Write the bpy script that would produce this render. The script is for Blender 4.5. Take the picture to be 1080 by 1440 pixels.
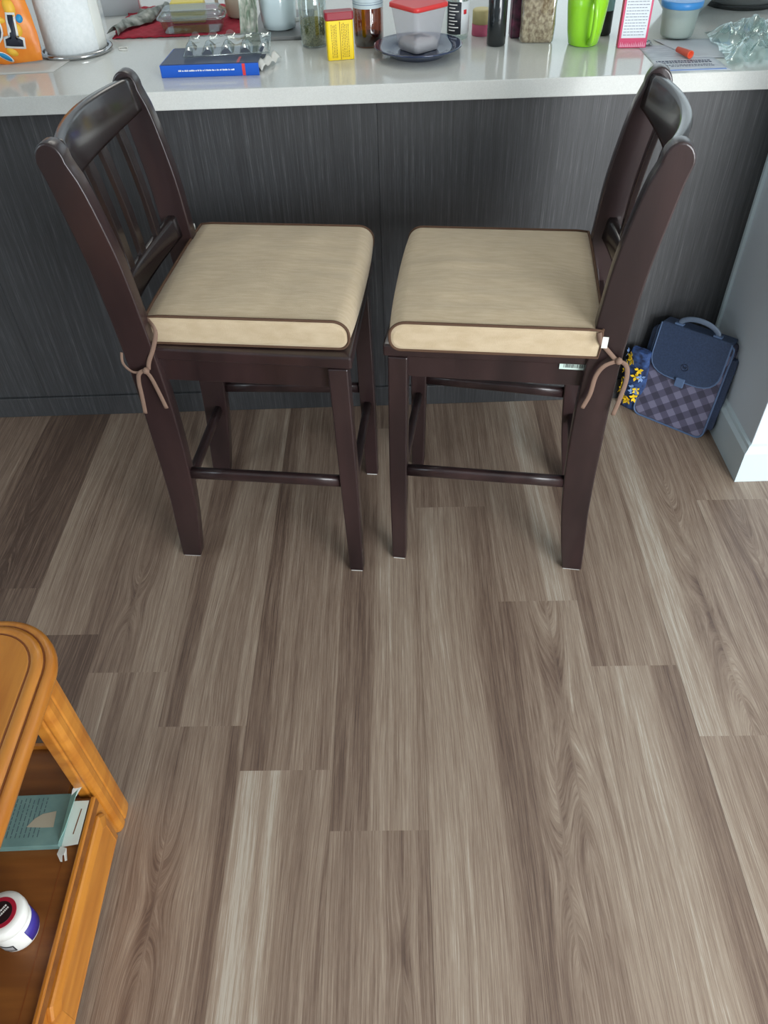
import bpy, bmesh, math, random
from mathutils import Vector, Matrix, noise
S = bpy.context.scene
COL = S.collection
for o in list(bpy.data.objects): bpy.data.objects.remove(o)
random.seed(4)
PI = math.pi

# ---------------------------------------------------------------- camera
yaw, pitch, roll, FPX = -0.01424767, 0.78086678, -0.04017557, 1098.9
f0 = Vector((math.sin(yaw), math.cos(yaw), 0)); r0 = Vector((math.cos(yaw), -math.sin(yaw), 0)); u0 = Vector((0, 0, 1))
fw = math.cos(pitch)*f0 - math.sin(pitch)*u0
uu = math.sin(pitch)*f0 + math.cos(pitch)*u0
rr = math.cos(roll)*r0 + math.sin(roll)*uu
up = -math.sin(roll)*r0 + math.cos(roll)*uu
cd = bpy.data.cameras.new('camera'); cam = bpy.data.objects.new('camera', cd); COL.objects.link(cam)
cd.sensor_fit = 'VERTICAL'; cd.sensor_height = 24; cd.lens = FPX/1440*24; cd.clip_start = .05
m = Matrix((rr, up, -fw)).transposed().to_4x4(); m.translation = (0, 0, 1.48); cam.matrix_world = m
S.camera = cam
# ---------------------------------------------------------------- light
S.view_settings.view_transform = 'Standard'; S.view_settings.look = 'None'
S.view_settings.gamma = 1; S.view_settings.use_curve_mapping = False
S.view_settings.exposure = -0.03
w = bpy.data.worlds.new('world'); S.world = w; w.use_nodes = True
w.node_tree.nodes['Background'].inputs[0].default_value = (.75, .88, 1, 1)
w.node_tree.nodes['Background'].inputs[1].default_value = 0.6
def area(name, loc, aim, sx, sy, power, color):
    l = bpy.data.lights.new(name, 'AREA'); l.shape = 'RECTANGLE'; l.size = sx; l.size_y = sy
    l.energy = power; l.color = color
    o = bpy.data.objects.new(name, l); COL.objects.link(o); o.location = loc
    o.rotation_euler = (Vector(aim)-Vector(loc)).to_track_quat('-Z', 'Y').to_euler()
    return o
area('window_daylight', (2.0, -1.68, 1.10), (1.5, 1.4, .8), 1.7, 1.9, 158, (.94, .975, 1))
area('side_fill_light', (-2.93, -.45, 1.45), (.96, 1.75, .6), 1.1, 1.3, 20, (.82, .93, 1))  # added fill from the left for the nib's dim side face
area('kitchen_window_daylight', (1.5, 4.02, 1.65), (1.4, 0, 1.5), 1.9, 1.1, 7, (.85, .96, 1))
area('kitchen_fill_light', (-.3, 3.3, 2.5), (-.3, 3.3, 0), 1.2, .5, 10, (1, .97, .9))  # no such lamp known here; added to brighten the counter items

# ---------------------------------------------------------------- materials
def srgb(r, g, b):
    f = lambda c: (c/255)/12.92 if c <= 10 else ((c/255+.055)/1.055)**2.4
    return (f(r), f(g), f(b), 1)
def mat(name, col=(200, 200, 200), rough=.5, metal=0, spec=.5, trans=0, coat=0, sheen=0, ior=1.5, alpha=1, noise_amt=0, noise_scale=(30, 30, 30), col2=None, bump=0, bump_scale=None, detail=4):
    m = bpy.data.materials.new(name); m.use_nodes = True
    nt = m.node_tree; b = nt.nodes['Principled BSDF']
    c = srgb(*col)
    b.inputs['Base Color'].default_value = c; b.inputs['Roughness'].default_value = rough
    b.inputs['Metallic'].default_value = metal; b.inputs['Specular IOR Level'].default_value = spec
    b.inputs['Transmission Weight'].default_value = trans; b.inputs['Coat Weight'].default_value = coat
    b.inputs['Coat Roughness'].default_value = .12; b.inputs['Sheen Weight'].default_value = sheen
    b.inputs['IOR'].default_value = ior; b.inputs['Alpha'].default_value = alpha
    if col2 or bump:
        tc = nt.nodes.new('ShaderNodeTexCoord'); mp = nt.nodes.new('ShaderNodeMapping')
        mp.inputs['Scale'].default_value = noise_scale; nt.links.new(tc.outputs['Object'], mp.inputs[0])
        n = nt.nodes.new('ShaderNodeTexNoise'); n.inputs['Scale'].default_value = 1; n.inputs['Detail'].default_value = detail
        nt.links.new(mp.outputs[0], n.inputs['Vector'])
        if col2:
            r = nt.nodes.new('ShaderNodeValToRGB'); r.color_ramp.elements[0].position = .35; r.color_ramp.elements[1].position = .68
            r.color_ramp.elements[0].color = c; r.color_ramp.elements[1].color = srgb(*col2)
            nt.links.new(n.outputs[0], r.inputs[0]); nt.links.new(r.outputs[0], b.inputs['Base Color'])
        if bump:
            bp = nt.nodes.new('ShaderNodeBump'); bp.inputs['Strength'].default_value = bump; bp.inputs['Distance'].default_value = .002
            src = n
            if bump_scale:
                mp2 = nt.nodes.new('ShaderNodeMapping'); mp2.inputs['Scale'].default_value = bump_scale; nt.links.new(tc.outputs['Object'], mp2.inputs[0])
                src = nt.nodes.new('ShaderNodeTexNoise'); src.inputs['Scale'].default_value = 1; nt.links.new(mp2.outputs[0], src.inputs['Vector'])
            nt.links.new(src.outputs[0], bp.inputs['Height']); nt.links.new(bp.outputs[0], b.inputs['Normal'])
    return m
def clear(name, tint=(235, 240, 240), rough=.05, thin=.12, edge=.55):
    """thin clear plastic or glass sheet: see-through with a reflective skin"""
    m = bpy.data.materials.new(name); m.use_nodes = True; nt = m.node_tree
    nt.nodes.remove(nt.nodes['Principled BSDF']); out = nt.nodes['Material Output']
    t = nt.nodes.new('ShaderNodeBsdfTransparent'); t.inputs[0].default_value = srgb(*tint)
    g = nt.nodes.new('ShaderNodeBsdfGlossy'); g.inputs['Roughness'].default_value = rough; g.inputs[0].default_value = (.95, 1, 1, 1)
    lw = nt.nodes.new('ShaderNodeLayerWeight'); lw.inputs[0].default_value = .35
    mr = nt.nodes.new('ShaderNodeMapRange'); mr.inputs[3].default_value = thin; mr.inputs[4].default_value = edge
    mx = nt.nodes.new('ShaderNodeMixShader'); nt.links.new(lw.outputs['Facing'], mr.inputs[0]); nt.links.new(mr.outputs[0], mx.inputs[0])
    nt.links.new(t.outputs[0], mx.inputs[1]); nt.links.new(g.outputs[0], mx.inputs[2]); nt.links.new(mx.outputs[0], out.inputs[0])
    return m
def milky(name, col, alpha, rough=.3):
    m = mat(name, col, rough, alpha=alpha); return m

espresso = mat('espresso_wood', (36, 25, 26), .32, spec=.5, coat=.25, noise_scale=(14, 14, 3), col2=(53, 37, 37), bump=.05, bump_scale=(300, 300, 30))
black_wood = mat('dark_rail_wood', (28, 21, 21), .25, coat=.4, noise_scale=(8, 8, 8), col2=(40, 30, 29))
linen = mat('beige_linen', (186, 166, 136), .9, sheen=.25, spec=.15, noise_scale=(25, 160, 60), col2=(198, 179, 150), bump=.35, bump_scale=(500, 900, 700))
piping = mat('brown_piping', (88, 66, 52), .8, spec=.2)
ribbon = mat('taupe_ribbon', (128, 104, 90), .75, spec=.2)
pad = mat('felt_pad', (205, 205, 200), .9)
quartz = mat('white_quartz', (208, 210, 206), .12, spec=.55, noise_scale=(400, 400, 400), col2=(216, 218, 214))
wall_paint = mat('wall_paint', (216, 226, 234), .7, spec=.3)
trim_paint = mat('trim_paint', (206, 222, 228), .4, spec=.45)
ceil_paint = mat('ceiling_paint', (225, 225, 220), .8)
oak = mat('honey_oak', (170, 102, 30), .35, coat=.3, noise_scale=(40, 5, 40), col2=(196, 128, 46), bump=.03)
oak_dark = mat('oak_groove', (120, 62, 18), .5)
white_pl = mat('white_plastic', (232, 232, 226), .3)
paper_w = mat('white_card', (226, 226, 220), .7)
chrome = mat('chrome', (190, 190, 190), .12, metal=1)
black_ink = mat('black_ink', (24, 24, 26), .6)
dark_ink = mat('grey_ink', (70, 90, 96), .7)

def panel_mat():
    m = bpy.data.materials.new('charcoal_woodgrain'); m.use_nodes = True; nt = m.node_tree; b = nt.nodes['Principled BSDF']
    tc = nt.nodes.new('ShaderNodeTexCoord')
    def nz(sc, det=3, rough=.6):
        mp = nt.nodes.new('ShaderNodeMapping'); mp.inputs['Scale'].default_value = sc; nt.links.new(tc.outputs['Object'], mp.inputs[0])
        n = nt.nodes.new('ShaderNodeTexNoise'); n.inputs['Scale'].default_value = 1; n.inputs['Detail'].default_value = det; n.inputs['Roughness'].default_value = rough
        nt.links.new(mp.outputs[0], n.inputs['Vector']); return n.outputs[0]
    a = nz((520, 3, 9), 4, .75); c = nz((110, 3, 1.6), 3)
    s = nt.nodes.new('ShaderNodeMath'); s.operation = 'MULTIPLY_ADD'; s.inputs[1].default_value = .38; nt.links.new(c, s.inputs[0])
    s2 = nt.nodes.new('ShaderNodeMath'); s2.operation = 'MULTIPLY'; s2.inputs[1].default_value = .62; nt.links.new(a, s2.inputs[0]); nt.links.new(s2.outputs[0], s.inputs[2])
    r = nt.nodes.new('ShaderNodeValToRGB'); e = r.color_ramp.elements
    e[0].position = .36; e[0].color = srgb(44, 44, 46); e[1].position = .72; e[1].color = srgb(104, 105, 106)
    k = e.new(.54); k.color = srgb(62, 63, 65)
    nt.links.new(s.outputs[0], r.inputs[0]); nt.links.new(r.outputs[0], b.inputs['Base Color'])
    b.inputs['Roughness'].default_value = .42; b.inputs['Specular IOR Level'].default_value = .5
    bp = nt.nodes.new('ShaderNodeBump'); bp.inputs['Strength'].default_value = .15; bp.inputs['Distance'].default_value = .001
    nt.links.new(a, bp.inputs['Height']); nt.links.new(bp.outputs[0], b.inputs['Normal'])
    return m
charcoal = panel_mat()

def floor_mat():
    m = bpy.data.materials.new('vinyl_plank'); m.use_nodes = True; nt = m.node_tree; b = nt.nodes['Principled BSDF']; L = nt.links
    at = nt.nodes.new('ShaderNodeAttribute'); at.attribute_name = 'tone'
    gv = nt.nodes.new('ShaderNodeAttribute'); gv.attribute_name = 'grain'
    uv = nt.nodes.new('ShaderNodeUVMap'); uv.uv_map = 'UVMap'
    def nz(sc, det, rough=.6, dist=0):
        mp = nt.nodes.new('ShaderNodeMapping'); mp.inputs['Scale'].default_value = sc; L.new(gv.outputs['Vector'], mp.inputs[0])
        n = nt.nodes.new('ShaderNodeTexNoise'); n.inputs['Scale'].default_value = 1; n.inputs['Detail'].default_value = det; n.inputs['Roughness'].default_value = rough
        n.inputs['Distortion'].default_value = dist
        L.new(mp.outputs[0], n.inputs['Vector']); return n.outputs[0]
    def math_(op, a, bb, c=None):
        n = nt.nodes.new('ShaderNodeMath'); n.operation = op
        for i, v in enumerate((a, bb, c)):
            if v is None: continue
            if hasattr(v, 'default_value') or hasattr(v, 'links'): L.new(v, n.inputs[i])
            else: n.inputs[i].default_value = v
        return n.outputs[0]
    fine = nz((520, 8, 1), 4, .8); med = nz((110, 1.4, 1), 3, .65); big = nz((26, .9, 1), 2, .5, .3)
    fs_ = math_('MULTIPLY_ADD', fine, 1.0, -.5); t = math_('MULTIPLY_ADD', fs_, 1.25, math_('MULTIPLY_ADD', at.outputs['Fac'], .72, .12))
    t = math_('MULTIPLY_ADD', med, .62, t)
    t = math_('MULTIPLY_ADD', big, .36, t)
    t = math_('SUBTRACT', t, .46)
    r = nt.nodes.new('ShaderNodeValToRGB'); e = r.color_ramp.elements
    e[0].position = .02; e[0].color = srgb(82, 65, 56); e[1].position = .95; e[1].color = srgb(190, 181, 167)
    k = e.new(.28); k.color = srgb(115, 95, 82); k = e.new(.52); k.color = srgb(142, 123, 107); k = e.new(.74); k.color = srgb(164, 147, 130)
    L.new(t, r.inputs[0])
    sx = nt.nodes.new('ShaderNodeSeparateXYZ'); L.new(uv.outputs[0], sx.inputs[0])
    d = math_('ABSOLUTE', math_('SUBTRACT', sx.outputs[0], .5), 0.0)
    edge = math_('GREATER_THAN', d, .4955)
    mx = nt.nodes.new('ShaderNodeMix'); mx.data_type = 'RGBA'; mx.blend_type = 'MULTIPLY'
    fac = math_('MULTIPLY', edge, .35); L.new(fac, mx.inputs['Factor']); L.new(r.outputs[0], mx.inputs['A']); mx.inputs['B'].default_value = (.35, .3, .28, 1)
    L.new(mx.outputs['Result'], b.inputs['Base Color'])
    b.inputs['Roughness'].default_value = .42; b.inputs['Specular IOR Level'].default_value = .4
    bp = nt.nodes.new('ShaderNodeBump'); bp.inputs['Strength'].default_value = .2; bp.inputs['Distance'].default_value = .0006
    L.new(fine, bp.inputs['Height']); L.new(bp.outputs[0], b.inputs['Normal'])
    return m

# ---------------------------------------------------------------- mesh helpers
class MB:
    def __init__(s): s.v = []; s.f = []; s.smooth = []
    def add(s, vs, fs, sm=False):
        n = len(s.v); s.v += [Vector(p) for p in vs]; s.f += [[i+n for i in f] for f in fs]; s.smooth += [sm]*len(fs); return s
    def box(s, x0, x1, y0, y1, z0, z1, R=None):
        vs = [Vector((x, y, z)) for x in (x0, x1) for y in (y0, y1) for z in (z0, z1)]
        if R is not None: vs = [R @ v for v in vs]
        return s.add(vs, [(0, 1, 3, 2), (4, 6, 7, 5), (0, 4, 5, 1), (2, 3, 7, 6), (0, 2, 6, 4), (1, 5, 7, 3)])
    def prism(s, poly, a, b, axis='z', R=None, sm=False):
        def P(p, h): return {'z': (p[0], p[1], h), 'y': (p[0], h, p[1]), 'x': (h, p[0], p[1])}[axis]
        n = len(poly); vs = [Vector(P(p, a)) for p in poly] + [Vector(P(p, b)) for p in poly]
        if R is not None: vs = [R @ v for v in vs]
        s.add(vs, [list(range(n))[::-1], list(range(n, 2*n))]); k = len(s.v)-2*n
        for i in range(n):
            j = (i+1) % n; s.f.append([k+i, k+j, k+n+j, k+n+i]); s.smooth.append(sm)
        return s
    def loft(s, rings, cap=True, sm=True, close=True):
        n = len(rings[0]); k = len(s.v)
        for r in rings: s.v += [Vector(p) for p in r]
        for a in range(len(rings)-1):
            for i in range(n if close else n-1):
                j = (i+1) % n; s.f.append([k+a*n+i, k+a*n+j, k+(a+1)*n+j, k+(a+1)*n+i]); s.smooth.append(sm)
        if cap:
            s.f.append([k+i for i in range(n)][::-1]); s.smooth.append(False)
            s.f.append([k+(len(rings)-1)*n+i for i in range(n)]); s.smooth.append(False)
        return s
    def lathe(s, prof, n=32, c=(0, 0), cap=True, sx=1, sy=1, R=None):
        rings = []
        for r, z in prof:
            ring = [Vector((c[0]+r*sx*math.cos(2*PI*i/n), c[1]+r*sy*math.sin(2*PI*i/n), z)) for i in range(n)]
            if R is not None: ring = [R @ p for p in ring]
            rings.append(ring)
        return s.loft(rings, cap)
    def tube(s, pts, r, n=8, flat=1.0, ref=(0, 0, 1), closed=False, cap=True):
        pts = [Vector(p) for p in pts]; N = len(pts); rings = []
        for i, p in enumerate(pts):
            a = pts[(i-1) % N] if (i > 0 or closed) else p; b = pts[(i+1) % N] if (i < N-1 or closed) else p
            t = (b-a).normalized() if (b-a).length > 1e-9 else Vector((0, 0, 1)); rf = Vector(ref)
            if abs(t.dot(rf)) > .95: rf = Vector((1, 0, 0)) if abs(t.x) < .9 else Vector((0, 1, 0))
            u = t.cross(rf).normalized(); v = u.cross(t).normalized()
            rad = r[i] if isinstance(r, (list, tuple)) else r
            rings.append([p + u*rad*math.cos(2*PI*k/n) + v*rad*flat*math.sin(2*PI*k/n) for k in range(n)])
        if closed: rings.append(rings[0]); cap = False
        return s.loft(rings, cap)
    def grid(s, nx, ny, fn, sm=True):
        k = len(s.v)
        for j in range(ny+1):
            for i in range(nx+1): s.v.append(Vector(fn(i/nx, j/ny)))
        for j in range(ny):
            for i in range(nx):
                a = k+j*(nx+1)+i; s.f.append([a, a+1, a+nx+2, a+nx+1]); s.smooth.append(sm)
        return s
def smooth_path(pts, k=6):
    P = [Vector(p) for p in pts]; out = []
    for i in range(len(P)-1):
        a = P[max(i-1, 0)]; b = P[i]; c = P[i+1]; d = P[min(i+2, len(P)-1)]
        for j in range(k):
            t = j/k; out.append(.5*((2*b)+(c-a)*t+(2*a-5*b+4*c-d)*t*t+(3*b-a-3*c+d)*t**3))
    out.append(P[-1]); return out
def build(name, mb, m, parent=None, bevel=0, seg=2, solid=0, label=None, subsurf=0, weld=False):
    me = bpy.data.meshes.new(name); me.from_pydata([tuple(v) for v in mb.v], [], mb.f)
    for p, sm in zip(me.polygons, mb.smooth): p.use_smooth = sm
    if weld or True:
        bm = bmesh.new(); bm.from_mesh(me)
        if weld: bmesh.ops.remove_doubles(bm, verts=bm.verts, dist=1e-5)
        bmesh.ops.recalc_face_normals(bm, faces=bm.faces); bm.to_mesh(me); bm.free()
    o = bpy.data.objects.new(name, me); COL.objects.link(o)
    if isinstance(m, (list, tuple)):
        for q in m: me.materials.append(q)
    else: me.materials.append(m)
    if parent is not None: o.parent = parent
    if solid: md = o.modifiers.new('solid', 'SOLIDIFY'); md.thickness = solid; md.offset = 0
    if bevel:
        md = o.modifiers.new('bevel', 'BEVEL'); md.width = bevel; md.segments = seg; md.limit_method = 'ANGLE'; md.angle_limit = math.radians(35); md.harden_normals = False
    if subsurf: md = o.modifiers.new('sub', 'SUBSURF'); md.levels = subsurf; md.render_levels = subsurf
    if label: o['label'] = label
    return o
def tag(o, label, cat, group=None):
    o['label'] = label; o['category'] = cat
    if group: o['group'] = group
    return o
def thing(name, label, cat, loc=(0, 0, 0), rz=0, group=None):
    o = bpy.data.objects.new(name, None); COL.objects.link(o); o.location = loc; o.rotation_euler = (0, 0, rz); o.empty_display_size = .05
    return tag(o, label, cat, group)
def struct(o): o['kind'] = 'structure'; return o
def text_part(name, body, size, mtx, m, parent, extrude=.0002, label=None, bold=0.0):
    c = bpy.data.curves.new(name, 'FONT'); c.body = body; c.size = size; c.align_x = 'CENTER'; c.align_y = 'CENTER'; c.extrude = extrude; c.offset = bold; c.resolution_u = 3
    t = bpy.data.objects.new(name+'_tmp', c); COL.objects.link(t)
    dg = bpy.context.evaluated_depsgraph_get(); me = bpy.data.meshes.new_from_object(t.evaluated_get(dg))
    bpy.data.objects.remove(t); bpy.data.curves.remove(c)
    me.name = name; me.materials.clear(); me.materials.append(m)
    o = bpy.data.objects.new(name, me); COL.objects.link(o); o.parent = parent; o.matrix_local = mtx
    if label: o['label'] = label
    return o
def frame_m(origin, xdir, ydir):
    x = Vector(xdir).normalized(); y = Vector(ydir).normalized(); z = x.cross(y).normalized(); y = z.cross(x)
    M = Matrix((x, y, z)).transposed().to_4x4(); M.translation = Vector(origin); return M

# ================================================================= SETTING
PW = .1885; X0 = .0415; DP = .015648
cdp, sdp = math.cos(DP), math.sin(DP)
# end joints (near end of the far board) per column and streak profiles (across the board: 0 left, 1 right)
cols = {
 -6: (1.247, [(0, -.02), (.5, -.1), (1, .0)], [(0, .06), (1, .12)]),  # dark board; left-side shade also put into its tone
 -5: (1.102, [(0, .52), (.25, .5), (.4, .34), (.7, .4), (1, .3)], [(0, .0), (.5, -.08), (1, .0)]),  # near board dark, its tone lowered further for left-side shade
 -4: (.995, [(0, .26), (.45, .3), (.6, .36), (.72, .56), (1, .5)], [(0, .5), (.3, .5), (.45, .3), (.6, .52), (.8, .34), (.9, .55), (1, .4)]),
 -3: (.857, [(0, .2), (.26, .16), (.34, .55), (.62, .58), (.7, .38), (.82, .42), (.92, .66), (1, .5)], [(0, .42), (.2, .46), (.33, .2), (.38, .45), (.6, .5), (.8, .4), (.86, .18), (.93, .22), (.96, .7), (1, .5)]),
 -2: (.755, [(0, .14), (.24, .2), (.3, .5), (.55, .44), (.8, .38), (1, .5)], [(0, .86), (.2, .95), (.3, .8), (.42, .9), (.48, .5), (.7, .42), (1, .46)]),
 -1: (.630, [(0, .46), (.06, .22), (.32, .2), (.4, .5), (.6, .62), (.86, .6), (1, .46)], [(0, .46), (.3, .42), (.5, .52), (.68, .34), (.8, .46), (.94, .2), (1, .15)]),
 0: (1.507, [(0, .3), (.3, .42), (.6, .4), (1, .44)], [(0, .5), (.3, .62), (.5, .66), (.72, .5), (.8, .22), (.93, .2), (1, .34)]),
 1: (1.180, [(0, .42), (.3, .5), (.5, .62), (.62, .86), (.85, .8), (1, .6)], [(0, .26), (.15, .2), (.24, .36), (.4, .46), (.6, .44), (.75, .6), (1, .62)]),
 2: (.993, [(0, .2), (.2, .18), (.28, .5), (.6, .6), (.85, .62), (1, .44)], [(0, .55), (.2, .74), (.5, .68), (.62, .6), (.7, .3), (.92, .26), (1, .34)]),
 3: (.819, [(0, .8), (.3, .86), (.42, .55), (.7, .46), (1, .5)], [(0, .86), (.12, .6), (.2, .72), (.4, .5), (1, .5)]),
 4: (1.515, [(0, .5), (.4, .5), (1, .55)], [(0, .6), (.2, .42), (.5, .34), (1, .5)]),
 5: (.70, [(0, .5), (1, .4)], [(0, .4), (1, .5)]),
 -7: (.9, [(0, .2), (1, .3)], [(0, .3), (1, .4)]),
}
knots = {(1, 1): [(.60, .97, .30, .13), (.60, .83, .22, .12), (.30, .55, .16, .10)], (3, 0): [(.62, 1.12, .34, .16), (.66, 1.4, .16, .1)],
         (0, 0): [], (-6, 0): [(.4, 1.42, .25, .1)], (4, 1): [(.5, 1.2, .3, .12)], (-3, 1): [(.35, .5, .12, .12)], (-1, 1): [(.72, .42, .1, .05)], (-4, 0): [(.3, 1.2, .1, .1)]}
def interp(pr, u):
    if u <= pr[0][0]: return pr[0][1]
    for (a, ta), (b, tb) in zip(pr, pr[1:]):
        if u <= b:
            k = (u-a)/(b-a); k = k*k*(3-2*k); return ta+(tb-ta)*k
    return pr[-1][1]
def make_floor():
    vs, fs, tone, grain, uvs = [], [], [], [], []
    LEN = 1.22
    def plank(ci, key, v0, v1, prof, kn, vis):
        nu = 30 if vis else 6; nv = max(2, int((v1-v0)/(.014 if vis else .2))); k0 = len(vs); seed = ci*7.31+key*3.17
        for j in range(nv+1):
            v = v0+(v1-v0)*j/nv
            for i in range(nu+1):
                u = i/nu; x = X0+(ci+u)*PW
                X = x*cdp+v*sdp; Y = -x*sdp+v*cdp
                wob = (noise.noise(Vector((u*1.3, v*1.3, seed)))*.13 + noise.noise(Vector((u*4, v*3.5, seed+5)))*.04) if vis else 0
                t = interp(prof, min(1, max(0, u+wob)))
                g = u+wob*.7
                for (ku, kv, kl, kw) in kn:
                    e = math.exp(-((v-kv)/kl)**2); d = g-ku-wob*.5
                    g2 = ku+math.copysign(math.sqrt(d*d+(kw*e)**2*2.2), d if abs(d) > 1e-6 else 1)
                    near = math.exp(-(d/.35)**2)
                    g = g+(g2-g)*near
                    c = math.exp(-((d+.05*noise.noise(Vector((v*22, seed, 1))))/.05)**2-((v-kv)/(kl*.32))**2); t -= .26*c; t += .13*near*e*math.sin(g*62+noise.noise(Vector((u*3, v*6, seed)))*3)
                vs.append((X, Y, 0)); tone.append(t); grain.append((g*PW+ci*3.1+key*.7, v+ci*1.7, seed)); uvs.append((u, v))
        for j in range(nv):
            for i in range(nu):
                a = k0+j*(nu+1)+i; fs.append((a, a+1, a+nu+2, a+nu+1))
    for ci in range(-17, 17):
        vis = ci in cols
        jn = cols[ci][0] if vis else random.uniform(.2, 1.4)
        kk = -3
        while jn+kk*LEN < 4.25:
            v0, v1 = jn+kk*LEN, jn+(kk+1)*LEN
            if vis and kk in (0, -1):
                prof = cols[ci][1 if kk == 0 else 2]; kn = knots.get((ci, 0 if kk == 0 else 1), [])
            else:
                b = random.uniform(.2, .6); prof = [(0, b), (.3, b+random.uniform(-.2, .25)), (.6, b), (1, b+random.uniform(-.15, .2))]; kn = []
            v0, v1 = max(v0, -1.95), min(v1, 4.28)
            if v1 > v0+.01: plank(ci, kk, v0, v1, prof, kn, vis and kk in (0, -1))
            kk += 1
    me = bpy.data.meshes.new('floor'); me.from_pydata(vs, [], fs)
    a = me.attributes.new('tone', 'FLOAT', 'POINT'); a.data.foreach_set('value', tone)
    a = me.attributes.new('grain', 'FLOAT_VECTOR', 'POINT'); a.data.foreach_set('vector', [c for g in grain for c in g])
    uvl = me.uv_layers.new(name='UVMap'); li = [0]*len(me.loops); me.loops.foreach_get('vertex_index', li)
    uvl.data.foreach_set('uv', [c for i in li for c in uvs[i]])
    me.materials.append(floor_mat()); o = bpy.data.objects.new('floor', me); COL.objects.link(o); struct(o)
make_floor()
struct(build('ceiling', MB().box(-3.1, 3.1, -1.9, 4.2, 2.6, 2.7), ceil_paint))
struct(build('wall_left', MB().box(-3.1, -3.0, -1.9, -1.05, 0, 2.6).box(-3.1, -3.0, .15, 4.2, 0, 2.6).box(-3.1, -3.0, -1.05, .15, 0, .8).box(-3.1, -3.0, -1.05, .15, 2.15, 2.6), wall_paint))
struct(build('wall_right', MB().box(3.0, 3.1, -1.9, 4.2, 0, 2.6), wall_paint))
# far kitchen wall and window wall, each a wall with one opening
def wall_with_hole(name, y0, y1, hx0, hx1, hz0, hz1):
    mb = MB()
    mb.box(-3.0, hx0, y0, y1, 0, 2.6); mb.box(hx1, 3.0, y0, y1, 0, 2.6)
    if hz0 > 0: mb.box(hx0, hx1, y0, y1, 0, hz0)
    mb.box(hx0, hx1, y0, y1, hz1, 2.6); struct(build(name, mb, wall_paint))
wall_with_hole('wall_kitchen', 4.1, 4.2, .55, 2.45, 1.1, 2.2)
wall_with_hole('wall_back', -1.9, -1.8, 1.1, 2.9, .10, 2.2)
def window(name, y, x0, x1, z0, z1):
    fr = MB(); t = .05
    for a in (x0, (x0+x1)/2-t/2, x1-t): fr.box(a, a+t, y-.03, y+.03, z0, z1)
    fr.box(x0, x1, y-.03, y+.03, z0, z0+t); fr.box(x0, x1, y-.03, y+.03, z1-t, z1)
    o = struct(build(name, fr, trim_paint)); build('window_pane', MB().box(x0+t, x1-t, y-.003, y+.003, z0+t, z1-t), glass_pane, o)
glass_pane = clear('window_glass', thin=.04, edge=.3)
window('window_1', -1.85, 1.1, 2.9, .10, 2.2); window('window_2', 4.15, .55, 2.45, 1.1, 2.2)
fr = MB().box(-3.08, -3.02, -1.05, -1.0, .8, 2.15).box(-3.08, -3.02, .10, .15, .8, 2.15).box(-3.08, -3.02, -1.05, .15, .8, .85).box(-3.08, -3.02, -1.05, .15, 2.10, 2.15)  # unseen window, added to go with the left fill
o = struct(build('side_fill_window', fr, trim_paint)); build('window_pane', MB().box(-3.053, -3.047, -1.0, .10, .85, 2.10), glass_pane, o)
# stub wall at the end of the island, with skirting
struct(build('wall_nib', MB().box(.96, 1.55, 1.587, 1.972, 0, 2.6), wall_paint, bevel=.002))
prof = lambda d: [(0, 0), (d, 0), (d, .098), (d*.55, .108), (d*.4, .116), (0, .12)]
bb = MB(); pr_ = [(0, .0005)]+prof(.017)[1:]
bb.loft([[(.9599-d, 1.9715, z) for d, z in pr_], [(.9599-d, 1.5869-d, z) for d, z in pr_], [(1.55, 1.5869-d, z) for d, z in pr_]], sm=False)
struct(build('baseboard_nib', bb, trim_paint))
struct(build('trim_1', MB().box(.9500, .9598, 1.960, 1.9715, .121, 2.6), trim_paint, bevel=.001))

# ================================================================= ISLAND
isl = thing('kitchen_island', 'dark charcoal wood-grain breakfast island behind the two stools', 'kitchen island', (0, 1.972, 0))
seams = [-2.1, -1.051, -.007, .9595]
for a, b in zip(seams, seams[1:]):
    build('back_panel', MB().box(a+.0004, b-.0004, .0, .018, .07, .880), charcoal, isl, bevel=.0005)
build('kick_board', MB().box(-2.1, .9425, -.008, .018, 0.0005, .069), charcoal, isl, bevel=.0015)
build('carcass', MB().box(-2.08, 1.25, .0185, .93, .001, .8795), mat('dark_carcass', (40, 42, 46), .6), isl)
ctop = MB(); ctop.prism([(-2.15, 1.944), (.959, 1.944), (.959, 1.975), (1.35, 1.975), (1.35, 3.0), (-2.15, 3.0)], .8805, .921)
ct = build('countertop', ctop, quartz, bevel=.002); tag(ct, 'long white quartz countertop covered in kitchen items', 'countertop')
CZ = .9212

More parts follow.
